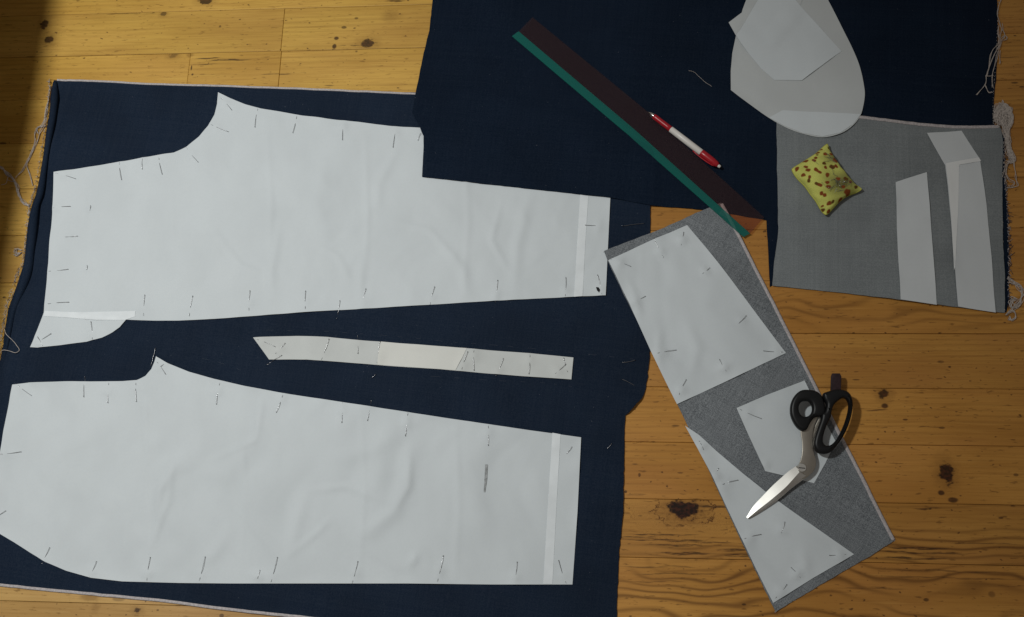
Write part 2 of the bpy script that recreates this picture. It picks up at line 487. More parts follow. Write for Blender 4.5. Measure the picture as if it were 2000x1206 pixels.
def sample(G, X, Y):
    fx = np.clip((np.asarray(X) - GX0) / GS, 0, len(gx) - 1.001); fy = np.clip((np.asarray(Y) - GY0) / GS, 0, len(gy) - 1.001)
    ix = fx.astype(int); iy = fy.astype(int); tx = fx - ix; ty = fy - iy
    return (G[iy, ix] * (1 - tx) + G[iy, ix + 1] * tx) * (1 - ty) + (G[iy + 1, ix] * (1 - tx) + G[iy + 1, ix + 1] * tx) * ty

def top_at(px, py):
    x, y = at(px, py, 0.003)
    return x, y, float(sample(H, x, y))

class Waves:
    """smooth random undulation, zero or above"""
    def __init__(self, amp, wl, aniso=0.0, seed=0, n=9):
        r = np.random.default_rng(seed)
        self.k = []
        for _ in range(n):
            a = r.normal(aniso, 0.75)
            L = wl * r.uniform(0.6, 1.9)
            self.k.append((math.cos(a) * 2 * math.pi / L, math.sin(a) * 2 * math.pi / L, r.uniform(0, 6.28), L / wl))
        self.amp = amp
    def __call__(self, X, Y):
        z = 0
        # bend the coordinates so the undulations are not straight
        X2 = X + 0.02 * np.sin(Y * 21 + 1.3) + 0.012 * np.sin(Y * 47 + X * 9)
        Y2 = Y + 0.02 * np.sin(X * 17 + 0.4)
        for a, b, p, s in self.k: z = z + s * np.sin(a * X2 + b * Y2 + p)
        z = z / (1.3 * math.sqrt(len(self.k)))
        return self.amp * np.maximum(0, z + 0.35) ** 1.3

def ridge(pts, width, amp, z=0.003, sharp=1.0):
    """a crease or fold running along a line; width in metres, amp in metres"""
    P = ats(pts, z)
    def f(X, Y):
        best = np.full(np.shape(X), 9.0); tt = np.zeros(np.shape(X))
        n = len(P) - 1
        for i in range(n):
            a, b = P[i], P[i + 1]; d = b - a; L2 = d @ d
            t = np.clip(((X - a[0]) * d[0] + (Y - a[1]) * d[1]) / L2, 0, 1)
            dist = np.hypot(X - a[0] - t * d[0], Y - a[1] - t * d[1])
            m = dist < best
            best = np.where(m, dist, best); tt = np.where(m, (i + t) / n, tt)
        return amp * np.sin(math.pi * np.clip(tt * 0.9 + 0.05, 0, 1)) * np.exp(-(best / width) ** (1.2 if sharp > 1 else 2))
    return f

def resample(P, step):
    out = []
    n = len(P)
    for i in range(n):
        a, b = P[i], P[(i + 1) % n]
        m = max(1, int(round(np.hypot(*(b - a)) / step)))
        for k in range(m): out.append(a + (b - a) * k / m)
    return np.array(out)

def seed_ph(V, k):
    a = np.sin(V[:, 0] * 43 + V[:, 1] * 21 + k) + np.sin(V[:, 1] * 57 - V[:, 0] * 17 + 2) + 0.6 * np.sin(V[:, 0] * 131 + V[:, 1] * 97)
    return np.clip(0.5 + 0.4 * a, 0, 1.6)

def sheet(name, outline_px, thick, mat, parent=None, over=False, step=0.006, bumps=(), dr=3, z=0.002, fall=0, gap=0.0002, edge_wob=0.0, curl=0.0):
    global H
    P = resample(ats(outline_px, z), step)
    if edge_wob:
        P = P + rng.normal(0, edge_wob, P.shape)
    D = box1(H, 1, 'max') if over else drape(dr)
    x0, y0 = P.min(0); x1, y1 = P.max(0)
    XX, YY = np.meshgrid(np.arange(x0, x1, step), np.arange(y0, y1, step * 0.87))
    XX[1::2] += step / 2
    XX = XX.ravel() + rng.uniform(-.12, .12, XX.size) * step; YY = YY.ravel() + rng.uniform(-.12, .12, YY.size) * step
    ins = inside(P, XX, YY)
    Q = np.c_[XX, YY][ins]
    keep = np.ones(len(Q), bool)
    for i in range(0, len(Q), 4000):
        q = Q[i:i + 4000]
        dd = ((q[:, None, :] - P[None, :, :]) ** 2).sum(2).min(1)
        keep[i:i + 4000] = dd > (0.5 * step) ** 2
    Q = Q[keep]
    allp = np.vstack([P, Q])
    nb = len(P)
    res = delaunay_2d_cdt([Vector(p) for p in allp], [], [list(range(nb))], 1, 1e-6)
    V = np.array([tuple(v) for v in res[0]]); F = res[2]; orig = res[3]
    def fz(X, Y):
        zz = sample(D, X, Y) + thick + gap
        for b in bumps: zz = zz + b(X, Y)
        return zz
    def lift(X, Y):
        """cut edges lift a little, unevenly along their length"""
        q = np.c_[X, Y]
        de = np.full(len(q), 9.0)
        for i in range(0, len(q), 4000):
            de[i:i + 4000] = np.sqrt(((q[i:i + 4000, None, :] - P[None, :, :]) ** 2).sum(2).min(1))
        return curl * np.clip(1 - de / 0.013, 0, 1) ** 1.6 * seed_ph(q, len(P))
    zt = fz(V[:, 0], V[:, 1])
    if curl: zt = zt + lift(V[:, 0], V[:, 1])
    n = len(V)
    loopidx = {}
    for i, o in enumerate(orig):
        for q in o:
            if q < nb: loopidx[q] = i
    loop = [loopidx[i] for i in range(nb) if i in loopidx]
    verts = [(V[i, 0], V[i, 1], zt[i]) for i in range(n)] + [(V[i, 0], V[i, 1], zt[i] - thick) for i in range(n)]
    faces = []
    for f in F:
        a, b, c = f[0], f[1], f[2]
        cr = (V[b, 0] - V[a, 0]) * (V[c, 1] - V[a, 1]) - (V[b, 1] - V[a, 1]) * (V[c, 0] - V[a, 0])
        f = list(f) if cr > 0 else list(f)[::-1]
        faces.append(tuple(f)); faces.append(tuple(i + n for i in f[::-1]))
    area2 = sum(P[i, 0] * P[(i + 1) % nb, 1] - P[(i + 1) % nb, 0] * P[i, 1] for i in range(nb))
    lp = loop if area2 > 0 else loop[::-1]
    # the rim has its own vertices, so the shading of the flat faces stays flat up to the edge
    base = len(verts)
    m_ = len(lp)
    for i in lp: verts.append(verts[i])
    for i in lp: verts.append(verts[i + n])
    ntop = len(faces)
    for i in range(m_):
        k = (i + 1) % m_
        if lp[i] != lp[k]: faces.append((base + k, base + i, base + i + m_, base + k + m_))
    me = mesh_from(name, verts, faces)
    me.polygons.foreach_set('use_smooth', [True] * len(faces))
    o = link(name, me, mat, parent, smooth=False)
    # sharp rim
    m = inside(P, GXX, GYY)
    Z = fz(GXX, GYY)
    if curl: Z[m] += lift(GXX[m], GYY[m])
    H = np.where(m, np.maximum(H, Z), H)
    return o

def band(name, pts_px, width_px, mat, parent, lift=0.0004, z=0.003, thick=0.0006, offset=0.0):
    """a narrow strip (selvedge) following the cloth along a line"""
    HM = box1(H, 2, 'max')
    C = catmull(pts_px, 8)
    C = ats(C, z)
    T = np.gradient(C, axis=0); T /= np.linalg.norm(T, axis=1)[:, None]
    N = np.c_[-T[:, 1], T[:, 0]]
    hw = width_px * PXM / 2
    jit = rng.normal(0, 0.00018, len(C))
    v, f = [], []
    for i in range(len(C)):
        for s, zz in ((-1, -thick), (-1, 0), (-0.3, 0.0003), (0.3, 0.0003), (1, 0), (1, -thick)):
            p = C[i] + N[i] * (hw * s + offset + jit[i])
            v.append((p[0], p[1], float(sample(HM, *(C[i]))) + lift + zz))
    for i in range(len(C) - 1):
        for k in range(5):
            a = i * 6 + k
            f.append((a, a + 6, a + 7, a + 1))
    return link(name, mesh_from(name, v, f), mat, parent)

def sew_fibres(name, path_px, count, lmin, lmax, mat, parent, side=1, z=0.003, r=0.00022, zoff=0.0):
    """short loose yarn ends along a cut edge"""
    C = ats(catmull(path_px, 10), z)
    T = np.gradient(C, axis=0); T /= np.linalg.norm(T, axis=1)[:, None]
    N = np.c_[-T[:, 1], T[:, 0]] * side
    tb = Tubes()
    for _ in range(count):
        i = rng.integers(0, len(C))
        p = C[i]; L = rng.uniform(lmin, lmax) * rng.uniform(0.4, 1)
        a = N[i] + T[i] * rng.normal(0, 1.6); a /= np.linalg.norm(a)
        z0 = float(sample(H, *(p - N[i] * 0.003))) - 0.0005 + zoff
        pts = []
        curl = rng.normal(0, 0.8)
        for t in np.linspace(0, 1, 5):
            q = p - N[i] * 0.001 + a * L * t + T[i] * curl * L * t * t * 0.5
            pts.append((q[0], q[1], max(0.0006, z0 + 0.001 * math.sin(t * 3) - t * t * 0.0015)))
        tb.add(pts, r, 4)
    o = tb.build(name, mat, parent)
    tag(o, kind='stuff')
    return o

# ---- pins: (head x, head y, tip x, tip y)
PIN = {}
PIN['upper trouser pattern', 'upper left edge'] = [(148,350,110,340),(238,352,234,318),(278,331,280,311),(317,341,311,309),(387,317,364,289)]
PIN['upper trouser pattern', 'inseam edge'] = [(453,216,432,193),(446,258,413,245),(498,249,504,213),(572,260,580,228),(669,274,672,236),(768,289,775,248),(817,276,823,262)]
PIN['upper trouser pattern', 'waist edge'] = [(138,404,104,407),(152,462,128,464),(134,527,96,531),(135,591,95,595)]
PIN['upper trouser pattern', 'taped corner'] = [(101,653,62,679),(75,659,85,677),(178,629,181,664)]
PIN['upper trouser pattern', 'long lower edge'] = [(283,577,281,618),(377,579,370,619),(489,569,487,608),(597,569,597,605),(664,588,657,625),(715,565,706,605),(849,561,840,596),(972,548,967,593),(1105,543,1104,580)]
PIN['upper trouser pattern', 'hem right of the tape'] = [(1143,441,1190,442),(1167,538,1176,577)]
PIN['upper trouser pattern', 'inner grain line'] = [(178,403,177,413),(172,520,171,529)]
PIN['lower trouser pattern', 'upper left edge'] = [(62,773,36,753),(165,776,166,734),(211,787,213,748),(267,785,266,748)]
PIN['lower trouser pattern', 'crotch point'] = [(325,732,308,708),(316,718,330,708)]
PIN['lower trouser pattern', 'sloping upper edge'] = [(423,790,430,748),(540,806,553,772),(668,826,669,786),(718,822,725,780),(792,852,797,806),(954,871,954,832)]
PIN['lower trouser pattern', 'hem right of the tape'] = [(1117,873,1106,887),(1091,1095,1106,1140)]
PIN['lower trouser pattern', 'bottom edge'] = [(98,1070,80,1103),(189,1097,176,1128),(294,1089,288,1135),(402,1088,390,1135),(508,1114,504,1131),(543,1089,530,1138),(699,1097,688,1140),(866,1086,855,1137),(1010,1098,1005,1141)]
PIN['lower trouser pattern', 'left waist edge'] = [(42,883,1,888),(12,998,-8,1010)]
PIN['narrow curved waistband pattern', 'pointed left end'] = [(538,678,500,663),(557,671,538,692),(551,695,519,714)]
PIN['narrow curved waistband pattern', 'middle stretch'] = [(643,663,628,704),(699,691,698,654),(743,668,736,713)]
PIN['narrow curved waistband pattern', 'right half'] = [(914,688,902,723),(926,724,926,685),(983,701,968,737),(1033,731,1035,693)]
PIN['narrow curved waistband pattern', 'square right end'] = [(1101,700,1109,728),(1105,712,1084,731)]
PIN['rectangular pattern on the grey strip', 'upper edge'] = [(1231,522,1192,509),(1277,466,1296,505),(1335,454,1330,480)]
PIN['rectangular pattern on the grey strip', 'long left edge'] = [(1260,580,1225,597),(1320,684,1283,692)]
PIN['rectangular pattern on the grey strip', 'long right edge'] = [(1386,524,1371,536),(1457,617,1442,633),(1491,686,1530,688)]
PIN['rectangular pattern on the grey strip', 'bottom edge'] = [(1340,742,1326,772),(1405,703,1418,726)]
PIN['pocket pattern under the scissors', 'upper left corner'] = [(1486,818,1444,800)]
PIN['triangular pattern on the grey strip', 'long left edge'] = [(1365,862,1374,880),(1403,915,1393,942),(1441,938,1410,947),(1486,1044,1453,1053)]
PIN['triangular pattern on the grey strip', 'sloping right edge'] = [(1532,1020,1525,1042),(1619,1085,1652,1083)]
PIN['triangular pattern on the grey strip', 'bottom edge'] = [(1545,1109,1563,1129),(1536,1142,1514,1169)]
PIN['lower navy denim', 'bare cloth'] = [(304,680,294,716),(734,731,725,739),(1216,443,1260,437),(1241,704,1214,709),(1214,741,1240,754),(1195,866,1185,877)]

def puckers(paper, amp):
    L = []
    for (pp, e), ps in PIN.items():
        if pp != paper: continue
        for (hx, hy, tx, ty) in ps:
            a = np.array(at(hx, hy, .003)); b = np.array(at(tx, ty, .003))
            L.append((a, b, amp * rng.uniform(0.5, 1.3), rng.uniform(-.2, .5)))
    def f(X, Y):
        z = np.zeros(np.shape(X))
        for a, b, am, sh in L:
            d = b - a; ln = np.hypot(*d); d = d / ln; nrm = np.array([-d[1], d[0]])
            c = a * (0.35 - sh * .3) + b * (0.65 + sh * .3)
            u = (X - c[0]) * d[0] + (Y - c[1]) * d[1]; v = (X - c[0]) * nrm[0] + (Y - c[1]) * nrm[1]
            z = z + am * np.exp(-(u / (0.35 * ln)) ** 2 - (v / 0.0055) ** 2) * (1 + 0 * u)
            z = z + am * 0.55 * np.exp(-((u + 0.1 * ln) / 0.0045) ** 2 - (v / 0.014) ** 2)
        return z
    return f

# ---- 1 the large navy denim lying lowest
O_NAVY = [(106,158),(116,157),(180,158),(300,164),(430,168),(560,172),(700,178),(812,183),(900,188),(1100,230),(1270,300),(1270,402),(1270,560),(1269,690),(1265,735),(1258,772),(1238,796),(1222,812),(1220,840),(1217,1000),(1209,1080),(1204,1206),(1202,1270),(900,1242),(600,1206),(450,1190),(310,1172),(160,1158),(0,1142),(-70,1134),(-60,1000),(-45,850),(-14,760),(3,700),(12,640),(18,604),(37,562),(50,520),(61,460),(67,402),(78,360),(88,320),(93,270),(101,220)]
LEFT = [(105,162),(101,220),(92,280),(77,370),(66,410),(58,480),(48,540),(24,610),(8,690),(-14,760),(-40,850)]
e_lift = ridge([(107,120)] + LEFT, 0.008, 0.003)
e_dip = ridge([(118,175),(110,260),(92,345),(80,420),(72,500),(56,575)], 0.010, 0.0)
navy = sheet('navy_denim_cloth', O_NAVY, 0.0016, M['navy'], step=0.0055, dr=2, edge_wob=0.0003,
             bumps=[Waves(0.00088, 0.22, 0.3, 3), e_lift, ridge([(70,420),(62,520),(40,580),(18,650)], 0.012, 0.006), ridge([(1222,812),(1258,772)], .01, .004)])
C_ = catmull(np.array(LEFT, float)[:-1] + np.array((3, 0)), 14)
tbr = Tubes(); pr = []; rr_ = []
for i, p in enumerate(C_):
    f_ = i / (len(C_) - 1)
    r_ = 0.0062 + 0.0013 * math.sin(i * 0.075 + 2.2) + 0.0004 * math.sin(i * 0.31 + 1)
    r_ *= min(1.0, 0.45 + f_ * 9) * (1.0 if f_ < .72 else max(0.25, 1 - (f_ - .72) * 3.2))
    x, y = at(p[0] + 0.7 * math.sin(i * 0.17), p[1], r_)
    pr.append((x, y, r_ + 0.0004)); rr_.append(r_)
tbr.add(pr, 1.0, 16, rr_)
tbr.build('rolled_edge', M['navy'], navy)
tag(navy, 'large dark navy denim cloth lying lowest on the boards under both trouser patterns', 'fabric')
band('selvedge', [(112,157),(180,158),(300,164),(430,168),(560,172),(700,178),(812,183),(860,186)], 4.2, M['selvedge'], navy)
band('selvedge', [(-60,1135),(0,1143),(160,1159),(310,1173),(450,1191),(600,1207),(680,1217)], 5.0, M['selvedge'], navy)
sew_fibres('frayed_edge', [(x - 8, y) for x, y in LEFT], 420, 0.003, 0.010, M['thread'], navy, side=-1, zoff=0.0045, r=0.00028)
sew_fibres('frayed_edge', [(x - 7, y) for x, y in LEFT], 240, 0.003, 0.008, M['navy_fibre'], navy, side=-1, zoff=0.005)

# ---- 2 the patterns on it
O_P1 = [(107,338),(160,330),(230,318),(300,306),(340,299),(365,288),(390,268),(408,248),(420,225),(425,205),(427,182),(450,193),(480,205),(510,213),(545,219),(590,227),(640,233),(700,239),(760,247),(822,252),(1000,272),(1196,294),(1192,388),(1188,470),(1183,578),(1050,584),(900,592),(760,601),(620,609),(500,618),(420,624),(350,627),(300,627),(247,625),(235,640),(220,650),(200,660),(170,668),(120,675),(75,680),(60,679),(75,645),(88,612),(95,520),(103,410)]
def crease(*pts, w=0.0042, a=0.0009): return ridge(list(pts), w, a * 1.35)
p1 = sheet('trouser_pattern', O_P1, 0.00018, M['paper'], curl=0.0013, step=0.0046, dr=2, bumps=[
    crease((520,228),(530,400),(520,610)), crease((712,245),(718,420),(708,600)), crease((905,262),(915,430),(905,588), a=.0007), crease((330,310),(338,470),(330,624), a=.0006),
    crease((410,440),(470,520),(545,545), a=.0010), crease((760,430),(840,450),(900,520)), crease((980,390),(960,470),(1000,540), a=.0012), crease((600,470),(660,500),(690,560)), crease((120,470),(300,462),(520,470), a=.0005),
    Waves(0.00060, 0.075, 0.05, 21), Waves(0.00028, 0.035, 0.1, 5), puckers('upper trouser pattern', 0.0015),
    ridge([(545,440),(532,520),(528,600)], .007, .0022), ridge([(413,420),(418,480),(440,540)], .012, .0020), ridge([(706,500),(702,590)], .005, .0020),
    ridge([(1035,380),(1010,480),(1005,580)], .009, .0024), ridge([(780,280),(740,360),(735,420)], .009, .0024), ridge([(860,470),(905,530),(915,590)], .008, .0020),
    ridge([(640,300),(620,400),(640,480)], .012, .0019), ridge([(175,345),(172,600)], .004, .0011), ridge([(88,612),(250,624)], .003, .0012)])
tag(p1, 'upper of the two big white paper trouser patterns, partly under the navy cloth', 'pattern piece', 'white paper pattern pieces')
def overlay(name, poly, mat, parent, thick=0.00006, step=0.006):
    return sheet(name, poly, thick, mat, parent, over=True, step=step, gap=0.00022)
overlay('tape', [(1137,330),(1153,332),(1149,386),(1143,480),(1138,580),(1121,581),(1127,480),(1133,384)], M['tape'], p1)
overlay('tape', [(90,609),(140,611),(265,608),(264,619),(245,626),(190,626),(140,622),(87,619)], M['tape'], p1, step=0.004)
overlay('torn_spot', [(1164,562),(1169,563),(1172,568),(1170,573),(1166,569)], M['lint'], p1, step=0.002)

O_P2 = [(25,752),(60,748),(150,746),(240,745),(268,743),(285,735),(297,722),(303,708),(306,697),(330,711),(370,727),(420,741),(480,755),(550,768),(650,783),(760,800),(870,817),(1000,836),(1135,855),(1128,1000),(1118,1142),(960,1142),(800,1140),(600,1140),(450,1140),(350,1139),(240,1136),(180,1129),(130,1115),(90,1098),(60,1080),(30,1060),(0,1042),(-25,1022),(-35,1000),(-30,960),(-15,930),(0,890),(12,820)]
p2 = sheet('trouser_pattern', O_P2, 0.00018, M['paper'], curl=0.0013, step=0.0046, dr=2, bumps=[
    crease((282,760),(287,900),(280,1130), a=.0007), crease((470,760),(478,940),(470,1138), a=.0007), crease((705,790),(712,960),(700,1138), a=.0009), crease((890,822),(897,980),(888,1138), a=.0008),
    crease((340,905),(330,980),(290,1080), a=.0014), crease((510,790),(500,860),(400,905), a=.0010), crease((800,880),(800,950),(770,1000), a=.0013), crease((600,960),(680,950),(760,985), a=.0010), crease((560,1090),(620,1040),(650,1010), a=.0009),
    Waves(0.0010, 0.085, 0.4, 31), Waves(0.00028, 0.035, 0.2, 6), puckers('lower trouser pattern', 0.0015),
    ridge([(345,900),(312,960),(305,1060)], .008, .0033), ridge([(525,800),(500,860),(440,930),(345,905)], .014, .0020), ridge([(805,860),(795,930),(770,1000),(705,1050)], .011, .0036),
    ridge([(600,960),(580,1020),(565,1090)], .011, .0025), ridge([(250,1000),(245,1100)], .008, .0016), ridge([(640,900),(720,880),(790,840)], .013, .0020), ridge([(450,1030),(420,1080),(380,1110)], .01, .0020),
    ridge([(815,1080),(800,1110)], .006, .0027), ridge([(512,770),(505,850)], .006, .0015), ridge([(940,860),(930,1000),(960,1080)], .016, .0018), ridge([(285,780),(283,870)], .005, .0012)])
tag(p2, 'lower of the two big white paper trouser patterns, cut by the left frame edge', 'pattern piece', 'white paper pattern pieces')
overlay('tape', [(1079,846),(1095,849),(1088,970),(1079,1141),(1061,1141),(1070,990)], M['tape'], p2)
overlay('crease_shade', [(948,908),(953,908),(952,935),(948,962),(945,962),(947,930)], M['crease_shade'], p2, step=0.003)  # shade of a crease, painted as a thin grey sliver

O_WB = [(495,660),(530,658),(580,657),(640,659),(700,665),(780,671),(860,677),(960,685),(1040,691),(1120,699),(1116,742),(1040,737),(950,730),(860,722),(770,716),(680,709),(600,703),(526,703)]
wb = sheet('waistband_pattern', O_WB, 0.00018, M['paper_grey'], curl=0.0013, step=0.005, dr=2, bumps=[Waves(0.00055, 0.05, 0.0, 41), puckers('narrow curved waistband pattern', 0.0014)])
tag(wb, 'narrow curved white paper waistband pattern pinned between the two trouser patterns', 'pattern piece', 'white paper pattern pieces')
overlay('joining_piece', [(742,668),(800,673),(912,681),(903,700),(890,724),(810,718),(737,713)], M['paper_warm'], wb, step=0.005)

# ---- 3 the darker navy cloth spread over the first
O_UP = [(848,-90),(845,0),(838,60),(824,120),(812,185),(806,222),(818,245),(829,270),(828,300),(825,348),(930,359),(1060,373),(1190,388),(1272,403),(1340,407),(1400,413),(1497,430),(1501,500),(1504,560),(1520,552),(1640,566),(1760,581),(1870,596),(1966,610),(1970,590),(1970,480),(1967,400),(1962,340),(1961,262),(1942,245),(1941,195),(1946,150),(1949,90),(1948,0),(1950,-90)]
up = sheet('dark_navy_cloth', O_UP, 0.0013, M['navy_dark'], step=0.0075, dr=5, edge_wob=0.0002, bumps=[Waves(0.00121, 0.2, 0.6, 51), ridge([(806,222),(829,270),(826,345)], .012, .002)])
tag(up, 'near black navy cloth under the ruler and pen at the top', 'fabric')
RIGHT = [(1952,-10),(1949,60),(1946,120),(1941,190),(1941,240)]
RIGHT2 = [(1961,262),(1962,340),(1967,400),(1970,480),(1970,590)]
sew_fibres('frayed_edge', RIGHT2, 240, 0.003, 0.012, M['navy_fibre'], up, side=1, r=0.0003)
sew_fibres('frayed_edge', RIGHT2, 150, 0.003, 0.011, M['thread'], up, side=1, r=0.00028)
sew_fibres('frayed_edge', RIGHT, 120, 0.002, 0.006, M['thread'], up, side=1)

# ---- 4 grey cloth: strip and folded-back piece
O_GS = [(1180,492),(1235,470),(1290,448),(1350,421),(1408,397),(1440,457),(1500,572),(1580,729),(1660,886),(1747,1056),(1700,1086),(1600,1144),(1515,1195),(1500,1165),(1440,1040),(1385,920),(1335,815),(1260,660),(1187,512)]
gs = sheet('grey_twill_strip', O_GS, 0.0012, M['grey_twill'], step=0.007, dr=4, edge_wob=0.0002, bumps=[Waves(0.00077, 0.12, 0.5, 61)])
tag(gs, 'long slanting grey twill strip with a white selvedge under the scissors', 'fabric')
band('selvedge', [(1409,399),(1441,458),(1500,573),(1580,730),(1660,887),(1745,1055)], 6.0, M['selvedge'], gs, lift=0.0005)
sew_fibres('frayed_edge', [(1180,492),(1290,448),(1408,397)], 60, 0.001, 0.003, M['thread'], gs, side=1, r=0.00014)
sew_fibres('frayed_edge', [(1747,1056),(1600,1144),(1515,1195)], 90, 0.001, 0.0035, M['thread'], gs, side=-1, r=0.00014)
O_RC = [(1342,440),(1380,486),(1430,550),(1480,617),(1535,690),(1430,740),(1322,790),(1272,690),(1227,590),(1188,511),(1260,476)]
rc = sheet('rectangular_pattern', O_RC, 0.00018, M['paper'], curl=0.0013, step=0.005, dr=2, bumps=[
    Waves(0.00072, 0.05, 0.6, 71), puckers('rectangular pattern on the grey strip', 0.0024), ridge([(1225,545),(1245,590),(1250,625)], .005, .0025), ridge([(1340,630),(1362,680),(1350,740)], .008, .0020),
    ridge([(1290,640),(1285,690),(1293,720)], .005, .002), ridge([(1300,560),(1310,640)], .010, .0012), ridge([(1400,520),(1380,600),(1420,690)], .014, .0014), ridge([(1253,480),(1254,560)], .003, .0005)])
tag(rc, 'white four sided paper pattern pinned at the upper end of the grey strip', 'pattern piece', 'white paper pattern pieces')
O_PK = [(1438,798),(1500,771),(1571,744),(1600,802),(1632,863),(1612,905),(1590,944),(1540,932),(1494,921),(1465,858)]
pk = sheet('pocket_pattern', O_PK, 0.00018, M['paper'], curl=0.0013, step=0.005, dr=2, bumps=[Waves(0.00049, 0.05, 0.4, 81), puckers('pocket pattern under the scissors', 0.0018), ridge([(1490,918),(1500,900)], .005, .002)])
tag(pk, 'white five sided paper pocket pattern half hidden by the scissors', 'pattern piece', 'white paper pattern pieces')
O_TR = [(1338,832),(1365,850),(1400,882),(1450,925),(1500,965),(1560,1008),(1620,1050),(1668,1083),(1590,1128),(1510,1178),(1472,1103),(1432,1018),(1387,923)]
tr = sheet('triangular_pattern', O_TR, 0.00018, M['paper'], curl=0.0013, step=0.005, dr=2, bumps=[
    Waves(0.00072, 0.05, 0.6, 91), puckers('triangular pattern on the grey strip', 0.0022), ridge([(1400,920),(1410,955),(1425,975)], .005, .0024), ridge([(1450,1045),(1465,1075)], .006, .002),
    ridge([(1565,1070),(1580,1130)], .007, .002), ridge([(1480,990),(1540,1040),(1600,1070)], .010, .0012)])
tag(tr, 'white long triangular paper pattern pinned at the lower end of the grey strip', 'pattern piece', 'white paper pattern pieces')

O_GF = [(1516,218),(1600,226),(1680,232),(1760,240),(1850,247),(1900,248),(1953,247),(1958,275),(1957,340),(1957,400),(1958,470),(1962,540),(1962,612),(1920,607),(1880,602),(1757,587),(1640,572),(1508,559),(1512,510),(1520,455),(1518,340)]
gf = sheet('grey_cloth_flap', O_GF, 0.0012, M['grey'], step=0.007, dr=3, edge_wob=0.0002, bumps=[Waves(0.00066, 0.14, 0.2, 101)])
tag(gf, 'plain grey back side of denim under the yellow pincushion', 'fabric')
band('selvedge', [(1650,229),(1680,233),(1760,241),(1850,248),(1900,249),(1950,248)], 6.0, M['selvedge'], gf, lift=0.0006)
sew_fibres('frayed_edge', [(1957,275),(1957,400),(1958,470),(1962,605)], 90, 0.001, 0.004, M['thread'], gf, side=1, r=0.00014)
O_EL = [(1480,-60),(1450,20),(1437,72),(1430,105),(1427,140),(1427,178),(1450,196),(1490,224),(1530,248),(1565,262),(1605,270),(1640,264),(1665,248),(1680,226),(1687,195),(1686,170),(1678,130),(1665,95),(1645,55),(1617,0),(1595,-40),(1560,-62)]
O_EL = [tuple(p) for p in catmull(O_EL[5:], 4)] + O_EL[:5]
el = sheet('rounded_pattern', O_EL, 0.00022, M['paper_thin'], curl=0.0013, step=0.006, dr=4, bumps=[Waves(0.00055, 0.09, 0.5, 111)])
tag(el, 'rounded grey white paper pattern with a pocket piece on it', 'pattern piece', 'white paper pattern pieces')
overlay('joining_piece', [(1528,217),(1600,221),(1679,228),(1664,247),(1640,262.5),(1605,268.5),(1567,261),(1532,247),(1502,231)], M['paper'], el)
tp = sheet('pocket_facing_pattern', [(1423,45),(1482,1),(1540,-44),(1580,-40),(1560,20),(1500,88),(1448,89),(1436,70)], 0.0002, M['paper_thin'], curl=0.0013, step=0.006, dr=3, bumps=[Waves(0.00033, 0.08, 0, 121)])
tag(tp, 'grey white paper corner poking out left of the bright pocket pattern', 'pattern piece', 'white paper pattern pieces')
bp = sheet('pocket_pattern', [(1513,157),(1566,158),(1643,101),(1563,14),(1535,-20),(1500,-30),(1478,5),(1446,60),(1437,72),(1448,89),(1487,135)], 0.0002, M['paper'], curl=0.0013, step=0.006, dr=3, bumps=[Waves(0.00033, 0.08, 0.7, 131)])
tag(bp, 'bright white six sided paper pocket pattern on top of the rounded pattern', 'pattern piece', 'white paper pattern pieces')
sa = sheet('strip_pattern', [(1748,358),(1809,338),(1815,420),(1822,510),(1828,597),(1757,587),(1752,480)], 0.0002, M['paper_strip'], curl=0.0013, step=0.006, dr=3, bumps=[Waves(0.00044, 0.09, 0.2, 141)])
tag(sa, 'shorter straight white paper strip on the grey flap, nearer the pincushion', 'pattern piece', 'white paper pattern pieces')
sb = sheet('strip_pattern', [(1809,262),(1877,257),(1913,312),(1925,400),(1935,500),(1943,612),(1870,600),(1863,520),(1855,420),(1845,325)], 0.0002, M['paper_strip'], curl=0.0013, step=0.006, dr=3, bumps=[Waves(0.00044, 0.09, 0.2, 151), ridge([(1845,322),(1913,311)], .004, .0012)])
tag(sb, 'longer white paper strip with a bent upper end beside the frayed right edge', 'pattern piece', 'white paper pattern pieces')
overlay('folded_edge', [(1846,321),(1911,309),(1915,316),(1872,324),(1870,420),(1864,520),(1862,530),(1856,420)], M['paper_bright'], sb, step=0.004)

# ------------------------------------------------------------------ pins
def pin_mesh(kind):
    """one bent dressmaker's pin of unit length along x: head end lies on the paper, the middle runs under it, the tip comes up again"""
    tb = Tubes()
    prof = {0: [(0, .0010), (.25, .0009), (.5, .0007), (.58, -.0002), (.66, -.0012), (.78, -.0012), (.85, -.0002), (.9, .0006), (1, .0005)],
            1: [(0, .0011), (.3, .0011), (.62, .0008), (.70, -.0003), (.76, -.0012), (.84, -.0010), (.89, .0002), (.94, .0007), (1, .0004)],
            2: [(0, .0010), (.3, .0013), (.7, .0011), (.95, .0006), (1, .0004)]}[kind]
    prof = np.array(prof)
    xs = np.linspace(0, 1, 20)
    zs = np.interp(xs, prof[:, 0], prof[:, 1])
    ys = 0.0006 * np.sin(xs * math.pi) * (1 if kind else -1)
    tp = np.ones(20); tp[-1] = 0.25; tp[-2] = 0.7
    tb.add(np.c_[xs, ys, zs], 0.00031, 5, tp)
    me = mesh_from('pin', tb.v, tb.f)
    # undo the stretch that the length scale will apply to the flat head disc by making the head a thin collar
    bm = bmesh.new(); bm.from_mesh(me)
    bmesh.ops.create_icosphere(bm, subdivisions=1, radius=0.00062, matrix=Matrix.Translation((0, 0, prof[0][1])) @ Matrix.Diagonal((30.0, 1, 1, 1)))
    bm.to_mesh(me); bm.free()
    me.materials.append(M['steel'])
    me.polygons.foreach_set('use_smooth', [True] * len(me.polygons))
    return me
pin_meshes = [pin_mesh(0), pin_mesh(1), pin_mesh(2)]
